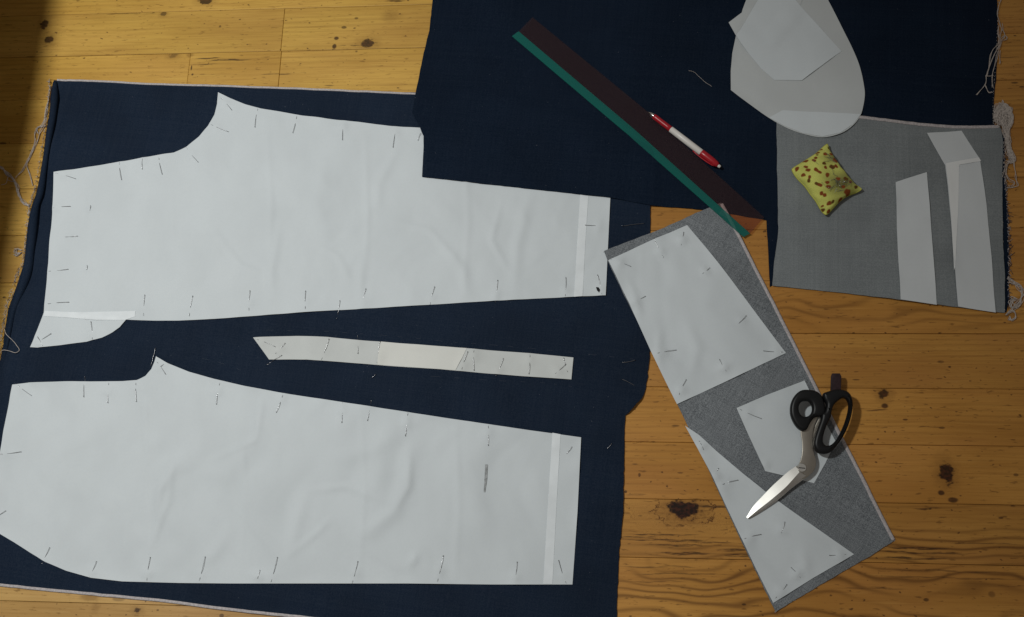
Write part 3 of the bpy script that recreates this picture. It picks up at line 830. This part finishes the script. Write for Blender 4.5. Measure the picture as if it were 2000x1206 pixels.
ORD = ['first', 'second', 'third', 'fourth', 'fifth', 'sixth', 'seventh', 'eighth', 'ninth', 'tenth']
SHORT = {'rectangular pattern on the grey strip': 'four sided pattern', 'pocket pattern under the scissors': 'pocket pattern under the scissors',
         'triangular pattern on the grey strip': 'triangular pattern', 'narrow curved waistband pattern': 'narrow waistband pattern'}
for (pp, e), ps in PIN.items():
    vert = e in ('waist edge', 'left waist edge', 'hem right of the tape', 'inner grain line', 'long left edge', 'long right edge', 'sloping right edge')
    order = sorted(range(len(ps)), key=lambda i: ps[i][1] if vert else ps[i][0])
    for rank, i in enumerate(order):
        hx, hy, tx, ty = ps[i]
        a = np.array(top_at(hx, hy)); b = np.array(top_at(tx, ty))
        me = pin_meshes[2 if (pp == 'lower navy denim' or np.hypot(hx - tx, hy - ty) < 26) else int(rng.integers(0, 2))]
        o = bpy.data.objects.new('pin', me)
        COL.objects.link(o)
        d = b - a; L = np.linalg.norm(d)
        o.location = a + np.array((0, 0, 0.00045))
        o.rotation_euler = (0, -math.asin(d[2] / L), math.atan2(d[1], d[0]))
        o.scale = (L, 1, 1)
        pn = SHORT.get(pp, pp)
        if len(ps) == 1: lab = f'lone steel pin in the {pn}, {e}'
        else: lab = f"{ORD[rank]} pin from the {'top' if vert else 'left'} in the {pn}'s {e}"
        tag(o, lab, 'pin', f'pins in the {pn}')

# ------------------------------------------------------------------ curve-based solids
def solid(name, loops_px, z, half, bevel, mat, parent=None, smooth_n=5, tilt=None, res=3):
    """a flat outline (with holes) given real thickness and rounded edges"""
    cu = bpy.data.curves.new(name, 'CURVE')
    cu.dimensions = '2D'; cu.fill_mode = 'BOTH'
    cu.extrude = max(0.0, half - bevel); cu.bevel_depth = bevel; cu.bevel_resolution = res
    cu.offset = -bevel
    for lp in loops_px:
        P = ats(catmull(lp, smooth_n, True) if smooth_n > 1 else lp, z)
        sp = cu.splines.new('POLY')
        sp.points.add(len(P) - 1)
        for i, p in enumerate(P): sp.points[i].co = (p[0], p[1], 0, 1)
        sp.use_cyclic_u = True
    co = bpy.data.objects.new(name, cu)
    COL.objects.link(co)
    dg = bpy.context.evaluated_depsgraph_get(); dg.update()
    me = bpy.data.meshes.new_from_object(co.evaluated_get(dg))
    bpy.data.objects.remove(co); bpy.data.curves.remove(cu)
    for v in me.vertices:
        v.co.z += z + (tilt(v.co.x, v.co.y) if tilt else 0.0)
    bm = bmesh.new(); bm.from_mesh(me)
    bmesh.ops.remove_doubles(bm, verts=bm.verts, dist=1e-6)
    bmesh.ops.recalc_face_normals(bm, faces=bm.faces)
    bm.to_mesh(me); bm.free()
    me.materials.clear()
    o = link(name, me, mat, parent)
    return o

# ------------------------------------------------------------------ scissors
def sc(pts): return [(1420 + x * 0.2653, 700 + y * 0.2653) for x, y in pts]
zs0 = 0.0068
sx, sy = at(1560, 915, zs0)
scis = empty('scissors', (sx, sy, 0.004))
tag(scis, 'metal tailor scissors with black plastic handles lying over the grey strip', 'scissors')
piv = np.array(at(1566, 914, zs0))
hd_ = np.array(at(1640, 790, zs0)) - piv; hd_ /= np.linalg.norm(hd_)
def rise(x, y):
    t = (np.array((x, y)) - piv) @ hd_
    return 0.055 * max(0.0, t - 0.02)          # the bows stand off the cloth
TH_OUT = [(650,250),(590,238),(535,245),(490,285),(464,345),(462,410),(478,460),(508,508),(545,536),(582,528),(606,484),(640,440),(690,432),(716,405),(712,345),(690,285)]
TH_HOLE = [(575,320),(545,326),(526,352),(524,385),(535,415),(558,433),(588,432),(612,412),(622,380),(615,345),(598,325)]
BG_OUT = [(700,268),(735,252),(790,238),(850,242),(893,268),(915,322),(913,395),(893,480),(860,560),(815,635),(765,690),(708,708),(660,692),(634,645),(640,585),(662,515),(684,450),(690,415),(712,395),(722,345),(705,310)]
BG_HOLE = [(812,318),(845,300),(872,312),(886,355),(876,425),(848,510),(808,590),(768,636),(728,646),(704,622),(706,570),(728,500),(756,440),(766,390),(780,350)]
HZ = 0.0155
# thumb bow
solid('handle', [sc(TH_OUT), sc(TH_HOLE)], HZ, 0.0058, 0.0042, M['black_plastic'], scis, tilt=rise)
solid('handle', [sc(BG_OUT), sc(BG_HOLE)], HZ + 0.0004, 0.0062, 0.0045, M['black_plastic'], scis, tilt=rise)
# shanks
SH1 = [(545,528),(600,470),(655,425),(668,432),(640,500),(628,570),(630,640),(640,700),(652,745),(652,790),(628,842),(560,890),(520,850),(505,803),(526,782),(545,735),(552,680),(551,620),(541,560)]
SH2 = [(612,585),(640,510),(676,440),(690,452),(660,540),(640,600),(634,650),(636,700),(652,742),(648,790),(600,830),(560,830),(545,780),(560,720),(590,660)]
solid('shank', [sc(SH2)], 0.0082, 0.0016, 0.0006, M['shank_steel'], scis, tilt=lambda x, y: rise(x, y) * 1.2)
solid('shank', [sc(SH1)], 0.0112, 0.0016, 0.0006, M['shank_steel'], scis, tilt=lambda x, y: rise(x, y) * 1.0)
# blades: upper one with a ground bevel, lower one showing as a thin dark line beside it
def blade(name, left, ridge_, right, z, hz, parent):
    n = 44
    def rs(p):
        p = np.array(sc(p)); C = catmull(p, 10)
        d = np.r_[0, np.cumsum(np.hypot(*np.diff(C, axis=0).T))]; s = np.linspace(0, d[-1], n)
        return np.c_[np.interp(s, d, C[:, 0]), np.interp(s, d, C[:, 1])]
    Lf, Rg, Rt = rs(left), rs(ridge_), rs(right)
    Rt = Rt + (Lf - Rt) * 0.10 * np.linspace(0.4, 1, n)[:, None]
    v, f = [], []
    for i in range(n):
        t = i / (n - 1)
        drop = -0.0078 * t
        wl = np.hypot(*(Rg[i] - Lf[i])) * PXM          # width of the ground face towards the lamp
        hh = hz * wl
        for p, zz in ((Lf[i], z - 0.0014), (Lf[i], z - 0.0004), (Rg[i], z - 0.0004 + hh), (Rt[i], z + 0.0002), (Rt[i], z - 0.0014)):
            x, y = at(p[0], p[1], z)
            v.append((x, y, zz + drop))
    for i in range(n - 1):
        for k in range(5):
            a, b = i * 5 + k, i * 5 + (k + 1) % 5
            f.append((a, b, b + 5, a + 5))
    f.append((0, 1, 2, 3, 4)); f.append(tuple((n - 1) * 5 + k for k in range(5))[::-1])
    me = mesh_from(name, v, f)
    bm = bmesh.new(); bm.from_mesh(me); bmesh.ops.recalc_face_normals(bm, faces=bm.faces); bm.to_mesh(me); bm.free()
    return link(name, me, M['blade'], parent, smooth=False)
blade('blade', [(506,796),(455,832),(400,880),(335,940),(270,1008),(200,1085),(148,1168)], [(530,840),(490,885),(430,950),(365,1008),(300,1062),(225,1120),(158,1176)], [(585,868),(555,890),(470,958),(385,1032),(275,1112),(205,1156),(163,1178)], 0.0136, 0.31, scis)
blade('blade', [(520,812),(470,848),(405,900),(330,970),(262,1034),(195,1105),(156,1172)], [(560,850),(490,920),(430,965),(365,1020),(300,1072),(230,1128),(168,1176)], [(590,880),(556,902),(474,966),(390,1040),(284,1116),(215,1158),(170,1178)], 0.0112, 0.10, scis)
# pivot screw
def disc(name, px, py, z, r, h, mat, parent, slot=True):
    x, y = at(px, py, z)
    bm = bmesh.new()
    bmesh.ops.create_cone(bm, segments=24, radius1=r, radius2=r * 0.82, depth=h, cap_ends=True, matrix=Matrix.Translation((x, y, z + h / 2)))
    me = bpy.data.meshes.new(name); bm.to_mesh(me); bm.free()
    return link(name, me, mat, parent, smooth=False)
screw = disc('pivot_screw', 1566, 914, 0.0128, 0.0066, 0.0022, M['blade'], scis)
x, y = at(1566, 914, 0.0143)
slot = mesh_from('screw_slot', [(x - .0045, y - .0006, .0144), (x + .0045, y - .0014, .0144), (x + .0045, y - .0002, .0145), (x - .0045, y + .0006, .0145), (x - .0045, y - .0006, .0151), (x + .0045, y - .0014, .0151), (x + .0045, y - .0002, .0152), (x - .0045, y + .0006, .0152)],
                 [(4, 5, 6, 7), (0, 1, 5, 4), (1, 2, 6, 5), (2, 3, 7, 6), (3, 0, 4, 7)])
link('screw_slot', slot, M['lint'], screw, smooth=False)
# hanging tab standing behind the bow
solid('hanging_tab', [[(1622,764),(1623,735),(1625,730),(1640,730),(1643,736),(1642,764)]], 0.0165, 0.0022, 0.0009, M['tab'], scis, smooth_n=1)

# ------------------------------------------------------------------ ruler
zr = max(top_at(*p)[2] for p in [(1010,68),(1100,150),(1250,270),(1380,390),(1408,400),(1425,425),(1300,280)]) + 0.0006
rx, ry = at(1245, 250, zr)
ruler = empty('ruler', (rx, ry, zr))
tag(ruler, 'long clear plastic ruler with a green edge lying diagonally on dark cloth', 'ruler')
def slab(name, poly, z, t, mat, parent):
    P = ats(poly, z); n = len(P)
    v = [(*p, z) for p in P] + [(*p, z + t) for p in P]
    f = [tuple(range(n))[::-1], tuple(range(n, 2 * n))] + [(i, (i + 1) % n, (i + 1) % n + n, i + n) for i in range(n)]
    me = mesh_from(name, v, f)
    bm = bmesh.new(); bm.from_mesh(me); bmesh.ops.recalc_face_normals(bm, faces=bm.faces); bm.to_mesh(me); bm.free()
    return link(name, me, mat, parent, smooth=False)
slab('ruler_body', [(1013.4,62.4),(1040,35),(1268,222),(1492,425),(1465,457)], zr, 0.0016, M['ruler_red'], ruler)
slab('green_edge', [(1000,72),(1013,62.5),(1240,255),(1464.5,457),(1452,464),(1226,264)], zr, 0.0017, M['ruler_green'], ruler)

# ------------------------------------------------------------------ pen
pz = zr + 0.0016 + 0.0050
pa = np.array([*at(1266, 219, pz), pz]); pb = np.array([*at(1407, 327, pz), pz])
pen = empty('ballpoint_pen', ((pa[0] + pb[0]) / 2, (pa[1] + pb[1]) / 2, pz - 0.005))
tag(pen, 'red and white ballpoint pen resting along the ruler edge', 'pen')
PL = np.linalg.norm(pb - pa)
def lathe(name, prof, mat, parent, a=pa, b=pb, seg=20):
    d = (b - a) / np.linalg.norm(b - a); u = np.cross(d, (0, 0, 1)); u /= np.linalg.norm(u); w_ = np.cross(u, d)
    v, f = [], []
    for s, r in prof:
        for k in range(seg):
            t = 2 * math.pi * k / seg
            v.append(a + d * s * PL + r * (math.cos(t) * u + math.sin(t) * w_))
    for i in range(len(prof) - 1):
        for k in range(seg):
            k2 = (k + 1) % seg
            f.append((i * seg + k, i * seg + k2, (i + 1) * seg + k2, (i + 1) * seg + k))
    f.append(tuple(range(seg))[::-1]); f.append(tuple((len(prof) - 1) * seg + k for k in range(seg)))
    me = mesh_from(name, v, f)
    bm = bmesh.new(); bm.from_mesh(me); bmesh.ops.recalc_face_normals(bm, faces=bm.faces); bm.to_mesh(me); bm.free()
    return link(name, me, mat, parent)
lathe('tip', [(0.0, .0006), (.012, .0010), (.016, .0016), (.05, .0032), (.075, .0036), (.08, .0036)], M['chrome'], pen)
lathe('grip', [(.08, .0038), (.085, .0041), (.12, .0044), (.17, .0042), (.22, .0044), (.27, .0043), (.315, .0045), (.318, .0042)], M['red_plastic'], pen)
lathe('barrel', [(.318, .0044), (.32, .0047), (.5, .0049), (.735, .0050), (.742, .0046)], M['white_plastic'], pen)
lathe('cap', [(.742, .0050), (.748, .0054), (.80, .0056), (.88, .0054), (.94, .0046), (.965, .0034), (.97, .0026)], M['red_plastic'], pen)
lathe('plunger', [(.968, .0022), (.975, .0024), (.995, .0023), (1.0, .0015)], M['white_plastic'], pen)
dpen = (pb - pa) / PL; side = np.cross(dpen, (0, 0, 1)); side /= np.linalg.norm(side)
tb = Tubes()
tb.add([pa + dpen * PL * s + side * o_ + np.array((0, 0, .001)) for s, o_ in ((.66, .0062), (.70, .0068), (.78, .0073), (.86, .0068), (.92, .0058), (.945, .0040))], 0.0010, 6)
tb.build('clip', M['red_plastic'], pen)

# ------------------------------------------------------------------ pincushion
def pc(x, y): return (1520 + x * 0.1493, 260 + y * 0.1493)
zc = top_at(1615, 350)[2]
cx0, cy0 = at(1615, 350, zc)
cush = empty('pincushion', (cx0, cy0, zc))
tag(cush, 'small yellow pillow pincushion with brown red dots on the grey flap', 'pincushion')
NU = 110
cor = [np.array(pc(645, 118)), np.array(pc(1118, 738)), np.array(pc(622, 1100)), np.array(pc(143, 470))]   # top, right, bottom, left
HC = 0.026
def cushion_pt(u, v):
    """u,v in -1..1"""
    s, t = (u + 1) / 2, (v + 1) / 2
    p = cor[0] * (1 - s) * (1 - t) + cor[1] * s * (1 - t) + cor[2] * s * t + cor[3] * (1 - s) * t
    c = sum(cor) / 4
    eu, ev = abs(u) ** 6, abs(v) ** 6
    pinch = eu * (1 - v * v) * (0.07 if u < 0 else 0.16) + ev * (1 - u * u) * (0.33 if v < 0 else 0.12) + 0.06 * abs(u * v) ** 9
    pinch += 0.012 * math.sin(9 * u + 4 * v) * max(eu, ev)
    p = p + (c - p) * pinch
    h = ((1 - abs(u) ** 3.2) * (1 - abs(v) ** 3.2))
    return p, h
DOTS = [(555,215,18,.5),(505,270,24,.2),(350,380,26,.1),(475,355,20,-1),(450,395,20,.6),(240,478,26,-1.2),(350,468,20,.4),(375,515,22,0),(582,435,20,.2),(600,488,20,1),(475,520,24,.8),(520,555,20,.5),(620,590,26,-1.2),(320,570,22,.1),(395,605,20,1.3),(388,650,20,1.4),(485,700,20,.6),(525,722,22,.5),(615,695,22,0),(632,750,24,.1),(550,820,22,.8),(590,845,22,.6),(655,940,26,-.2),(700,920,18,-.8),(830,890,34,-.3),(895,795,34,0),(1010,718,24,-.4),(690,480,30,.3),(740,470,20,1),(580,1010,20,.2),(575,965,14,0),(660,1030,22,-.7),(665,205,18,.8),(600,305,22,.4),(680,305,18,0),(700,1060,20,0),(240,395,20,-.4),(760,640,22,.2),(860,640,24,.3),(925,670,18,.2),(830,740,22,.2),(730,390,30,.4),(500,310,12,0)]
vs, cols = [], []
def cush_col(px, py, n):
    x = (px - 1520) / 0.1493; y = (py - 260) / 0.1493
    base = np.array((0.75, 0.77, 0.19))
    nz = 0.5 + 0.5 * math.sin(x * .021 + 1.3 * math.sin(y * .017)) * math.sin(y * .019 + 2)
    base = base * (0.90 + 0.16 * nz)
    # worn, greyed patch where the pins are pushed in
    g = math.exp(-(((x - 800) / 190) ** 2 + ((y - 690) / 150) ** 2)) + 0.9 * math.exp(-(((x - 700) / 110) ** 2 + ((y - 360) / 70) ** 2))
    base = base * (1 - min(.85, .85 * g)) + np.array((0.10, 0.085, 0.045)) * min(.85, .85 * g)
    for (dx, dy, r, a) in DOTS:
        ex = (x - dx) * math.cos(a) + (y - dy) * math.sin(a); ey = -(x - dx) * math.sin(a) + (y - dy) * math.cos(a)
        d = math.hypot(ex / (r * 1.35), ey / (r * 0.95)) + 0.12 * math.sin(x * .11 + y * .07)
        if d < 1.15:
            k = min(1, max(0, (1.15 - d) / 0.3))
            dc = np.array((0.24, 0.035, 0.012)) if (int(dx + dy) % 3 != 0) else np.array((0.12, 0.035, 0.010))
            base = base * (1 - k) + dc * k
    return base
for top in (1, 0):
    for j in range(NU + 1):
        for i in range(NU + 1):
            u, v = 2 * i / NU - 1, 2 * j / NU - 1
            p, h = cushion_pt(u, v)
            lump = 0.0011 * (math.sin(u * 5.1 + v * 2.2) + math.sin(v * 6.3 - u * 1.7)) * h + 0.0007 * math.sin(u * 16 + v * 9) * (1 - h) * h * 4
            corner = 0.0040 * (abs(u * v)) ** 4
            zz = (HC * h ** 0.62 * 0.62 + lump + 0.0045 + corner) if top else (0.0045 - 0.0043 * min(1, 3 * h) + corner)
            x, y = at(p[0], p[1], zc + 0.009)
            vs.append((x, y, zc + 0.0003 + zz))
            cols.append(cush_col(p[0], p[1], 0))
fs = []
W_ = NU + 1
for s in (0, 1):
    o_ = s * W_ * W_
    for j in range(NU):
        for i in range(NU):
            a = o_ + j * W_ + i
            q = (a, a + 1, a + W_ + 1, a + W_)
            fs.append(q[::-1] if s == 0 else q)
def brd(): 
    b = [i for i in range(W_)] + [j * W_ + NU for j in range(1, W_)] + [NU * W_ + i for i in range(NU - 1, -1, -1)] + [j * W_ for j in range(NU - 1, 0, -1)]
    return b
b_ = brd()
for i in range(len(b_)):
    a, c = b_[i], b_[(i + 1) % len(b_)]
    fs.append((a, c, c + W_ * W_, a + W_ * W_))
me = mesh_from('pillow', vs, fs)
ca = me.color_attributes.new('print', 'FLOAT_COLOR', 'POINT')
ca.data.foreach_set('color', np.c_[np.array(cols), np.ones(len(cols))].astype(np.float32).ravel())
bm = bmesh.new(); bm.from_mesh(me); bmesh.ops.recalc_face_normals(bm, faces=bm.faces); bm.to_mesh(me); bm.free()
m = NT('dotted_yellow_cotton')
at_ = m.n('ShaderNodeAttribute', attribute_name='print')
wv_ = m.noise(m.obj(), 900, 2, .6)
m.p(color=m.mix(m.math('MULTIPLY', m.smooth(wv_, .3, .7), .25), at_.outputs['Color'], (0.30, 0.26, 0.04)), rough=0.85, spec=0.15)
m.bump(wv_, 0.3, 0.0008)
link('pillow', me, m.m, cush)
# seam piping round the edge
tb = Tubes()
loop = [vs[i] for i in b_] + [vs[b_[0]]]
tb.add([(p[0], p[1], p[2] - 0.0004) for p in loop[::3]] + [loop[0]], 0.0007, 5)
tb.build('seam', plain('yellow_seam', (0.42, 0.40, 0.06), 0.85, 0, 0.15), cush)
# pins stuck in it, heads out
def cush_surf(x, y):
    pts = np.array(vs[:W_ * W_]); i = np.argmin((pts[:, 0] - x) ** 2 + (pts[:, 1] - y) ** 2)
    return pts[i]
tb = Tubes(); tb.add([(0, 0, -0.004), (0, 0, 0.005), (0, 0, 0.010)], 0.00022, 5)
cpm = mesh_from('pin', tb.v, tb.f)
bm = bmesh.new(); bm.from_mesh(cpm); bmesh.ops.create_icosphere(bm, subdivisions=1, radius=0.0005, matrix=Matrix.Translation((0, 0, 0.010))); bm.to_mesh(cpm); bm.free()
cpm.materials.append(M['steel'])
for _ in range(34):
    gx_, gy_ = rng.normal(800, 85), rng.normal(690, 65)
    if rng.random() < .22: gx_, gy_ = rng.normal(690, 55), rng.normal(390, 40)
    x, y = at(*pc(gx_, gy_), zc + 0.012)
    s = cush_surf(x, y)
    o = bpy.data.objects.new('pin', cpm); COL.objects.link(o)
    o.location = s
    o.rotation_euler = (rng.normal(0, .35), 1.15 + rng.normal(0, .2), rng.normal(3.3, .5))
    tag(o, 'tiny steel pin pushed into the yellow dotted pincushion', 'pin', 'pins stuck in the pincushion')

# ------------------------------------------------------------------ loose threads
def thread(name, strands, label, group=None, r=0.00035, z=0.0012, jitter=1.5, copies=1):
    tb = Tubes()
    x0, y0 = at(*strands[0][0])
    for st in strands:
        for c in range(copies):
            P = np.array(st, float) + (rng.normal(0, jitter, (len(st), 2)) if c or copies > 1 else 0)
            C = catmull(P, 7)
            ph = rng.uniform(0, 6)
            pts = []
            for i, p in enumerate(C):
                x, y = at(p[0], p[1], 0.003)
                zz = float(sample(HS, x, y)) + z + 0.0010 * (1 + math.sin(i * .5 + ph)) + c * 0.0002
                pts.append((x, y, zz))
            tb.add(pts, r, 5)
    o = tb.build(name, M['thread'], None)
    tag(o, label, 'thread', group)
    return o
HS = drape(1)
thread('thread_tangle', [[(1958,-6),(1950,12),(1948,30),(1952,44),(1956,56),(1954,70),(1953,86),(1944,105),(1934,124),(1927,146),(1922,166),(1908,186)],
    [(1951,50),(1949,66),(1951,84),(1940,98),(1935,112),(1930,136),(1926,150)], [(1955,48),(1961,60),(1963,72),(1957,80),(1952,96),(1947,112),(1940,138),(1938,152),(1939,172)],
    [(1953,100),(1953,116),(1952,124)], [(1926,150),(1936,152),(1938,148)], [(1924,168),(1930,180),(1938,181)], [(1957,76),(1962,70),(1966,75),(1960,79)]],
    'pale thread tangle hanging down the upper right edge of the dark cloth', r=0.00042, jitter=0.9, copies=2)
bun = []
for k in range(13):
    c0 = 1960 + rng.normal(0, 5); 
    bun.append([(1946 + rng.normal(0, 3), 232 + rng.normal(0, 3)), (1948 + rng.normal(0, 3), 214 + rng.normal(0, 4)), (1958 + rng.normal(0, 4), 203 + abs(rng.normal(0, 4))), (1970 + rng.normal(0, 3), 212 + rng.normal(0, 4)), (1974 + rng.normal(0, 2.5), 235 + rng.normal(0, 3)), (1967 + rng.normal(0, 3), 258), (1969 + rng.normal(0, 2.5), 280), (1974 + rng.normal(0, 2), 300), (1979 + rng.normal(0, 1.5), 313), (1972 + rng.normal(0, 3), 318)])
for k in range(16):
    a0 = rng.uniform(0, 6.28); n_ = int(rng.integers(9, 16)); cx_, cy_ = 1961 + rng.normal(0, 4), 226 + rng.normal(0, 6)
    rx_, ry_ = rng.uniform(5, 12), rng.uniform(8, 20)
    bun.append([(cx_ + rx_ * math.cos(a0 + t * .62) + rng.normal(0, 1.5), cy_ + ry_ * math.sin(a0 + t * .62) + rng.normal(0, 2)) for t in range(n_)])
for k in range(9):
    bun.append([(1957 + rng.normal(0, 4), 240 + rng.normal(0, 4)), (1964 + rng.normal(0, 3), 256), (1968 + rng.normal(0, 3), 275), (1972 + rng.normal(0, 2.5), 294), (1978 + rng.normal(0, 2), 310)])
bun += [[(1972,318),(1966,322),(1962,332),(1958,342)], [(1979,316),(1981,330),(1985,345),(1989,360),(1982,365),(1968,368)], [(1970,320),(1966,338),(1975,350),(1981,356),(1978,363),(1970,364)], [(1938,236),(1946,238),(1954,242)], [(1937,222),(1940,232),(1946,240)], [(1966,262),(1974,266)],]
thread('thread_bunch', bun, 'bushy bunch of pale threads at the corner of the grey flap', r=0.00042, jitter=2.2, copies=2)
bun = []
for k in range(9):
    bun.append([(1968 + rng.normal(0, 2), 545 + rng.normal(0, 3)), (1978 + rng.normal(0, 2), 549 + rng.normal(0, 3)), (1990 + rng.normal(0, 3), 560 + rng.normal(0, 3)), (1997 + rng.normal(0, 3), 572 + rng.normal(0, 4)), (1990 + rng.normal(0, 3), 590 + rng.normal(0, 3)), (1981 + rng.normal(0, 3), 601 + rng.normal(0, 3)), (1974 + rng.normal(0, 2), 590 + rng.normal(0, 4)), (1985 + rng.normal(0, 2), 584 + rng.normal(0, 3))])
for k in range(6):
    bun.append([(1966 + rng.normal(0, 1.5), 616), (1975 + rng.normal(0, 2), 606 + rng.normal(0, 2)), (1984 + rng.normal(0, 1.5), 612 + rng.normal(0, 2)), (1984 + rng.normal(0, 1.5), 622), (1976 + rng.normal(0, 2), 625 + rng.normal(0, 1)), (1972, 618)])
thread('thread_bunch', bun, 'curly pale threads at the lower right corner of the grey flap', r=0.00048, jitter=.5)
thread('thread', [[(98,168),(94,195),(88,225),(84,245),(78,258),(72,275),(62,300),(52,318),(54,330),(60,345),(62,362)], [(98,168),(95,190),(89,218),(83,243),(72,250),(69,262),(68,275),(60,300),(52,318)], [(52,318),(42,335),(30,346)], [(84,246),(78,248),(71,250),(74,262)]],
    'thin pale thread hanging beside the upper left edge of the navy cloth', r=0.0005, jitter=1.0, copies=2)
bun = [[(-8, 322), (4 + rng.normal(0, 1), 330 + rng.normal(0, 1)), (14 + rng.normal(0, 1.5), 341 + rng.normal(0, 1.5)), (25 + rng.normal(0, 1.5), 350 + rng.normal(0, 1.5)), (32 + rng.normal(0, 1.5), 365 + rng.normal(0, 2)), (35 + rng.normal(0, 2), 380 + rng.normal(0, 2)), (44 + rng.normal(0, 2), 394 + rng.normal(0, 2)), (56, 402 + rng.normal(0, 2))] for _ in range(9)]
bun += [[(2,362),(10,358),(16,346)], [(14,352),(24,354),(30,350)], [(54,410),(62,416),(70,414)], [(56,418),(64,414),(70,419)]]
thread('thread_bundle', bun, 'thick twisted bundle of pale threads crossing the shaded floor at left', r=0.00050, jitter=.5)
thread('thread_knot', [[(42,489),(34,486),(28,488),(31,495),(38,494),(30,498),(26,497)], [(42,492),(36,496),(30,492),(33,486),(40,488)], [(41,494),(34,499),(29,500)]], 'small curl of pale thread at the left edge of the cloth', r=0.0005, jitter=.8, copies=2)
thread('thread', [[(34,572),(24,584),(16,598),(13,615),(10,640),(14,652),(24,664),(33,674),(38,684),(32,690),(18,686),(6,686),(-4,694)]], 'single pale thread looping below the taped pattern corner', r=0.00045)
thread('thread', [[(1345,139),(1358,143),(1366,152),(1376,160),(1390,171)]], 'short faint thread lying on the dark cloth beside the rounded pattern', r=0.00022, z=0.0003)

# running stitches basted in the lower navy cloth
def stitches(line, n, label):
    tb = Tubes()
    C = catmull(line, 20)
    L = len(C)
    pts = []
    for i, p in enumerate(C):
        x, y = at(p[0], p[1], .003)
        ph = (i / L * n) % 1.0
        up_ = 0.00012 if ph < 0.35 + 0.12 * math.sin(i * 0.37) else -0.0006
        pts.append((x, y, float(sample(H, x, y)) + up_))
    tb.add(pts, 0.00013, 4)
    o = tb.build('basting_thread', M['stitch'])
    tag(o, label, 'thread')
stitches([(395,700),(440,712),(500,735)], 3, 'faint basting stitches in the navy cloth above the lower pattern crotch')
stitches([(520,645),(640,648),(760,656),(880,668),(1000,677),(1130,690),(1266,705)], 20, 'faint row of basting stitches above the narrow waistband pattern')
stitches([(840,735),(960,743),(1060,748),(1130,757)], 8, 'faint row of basting stitches below the right half of the waistband pattern')
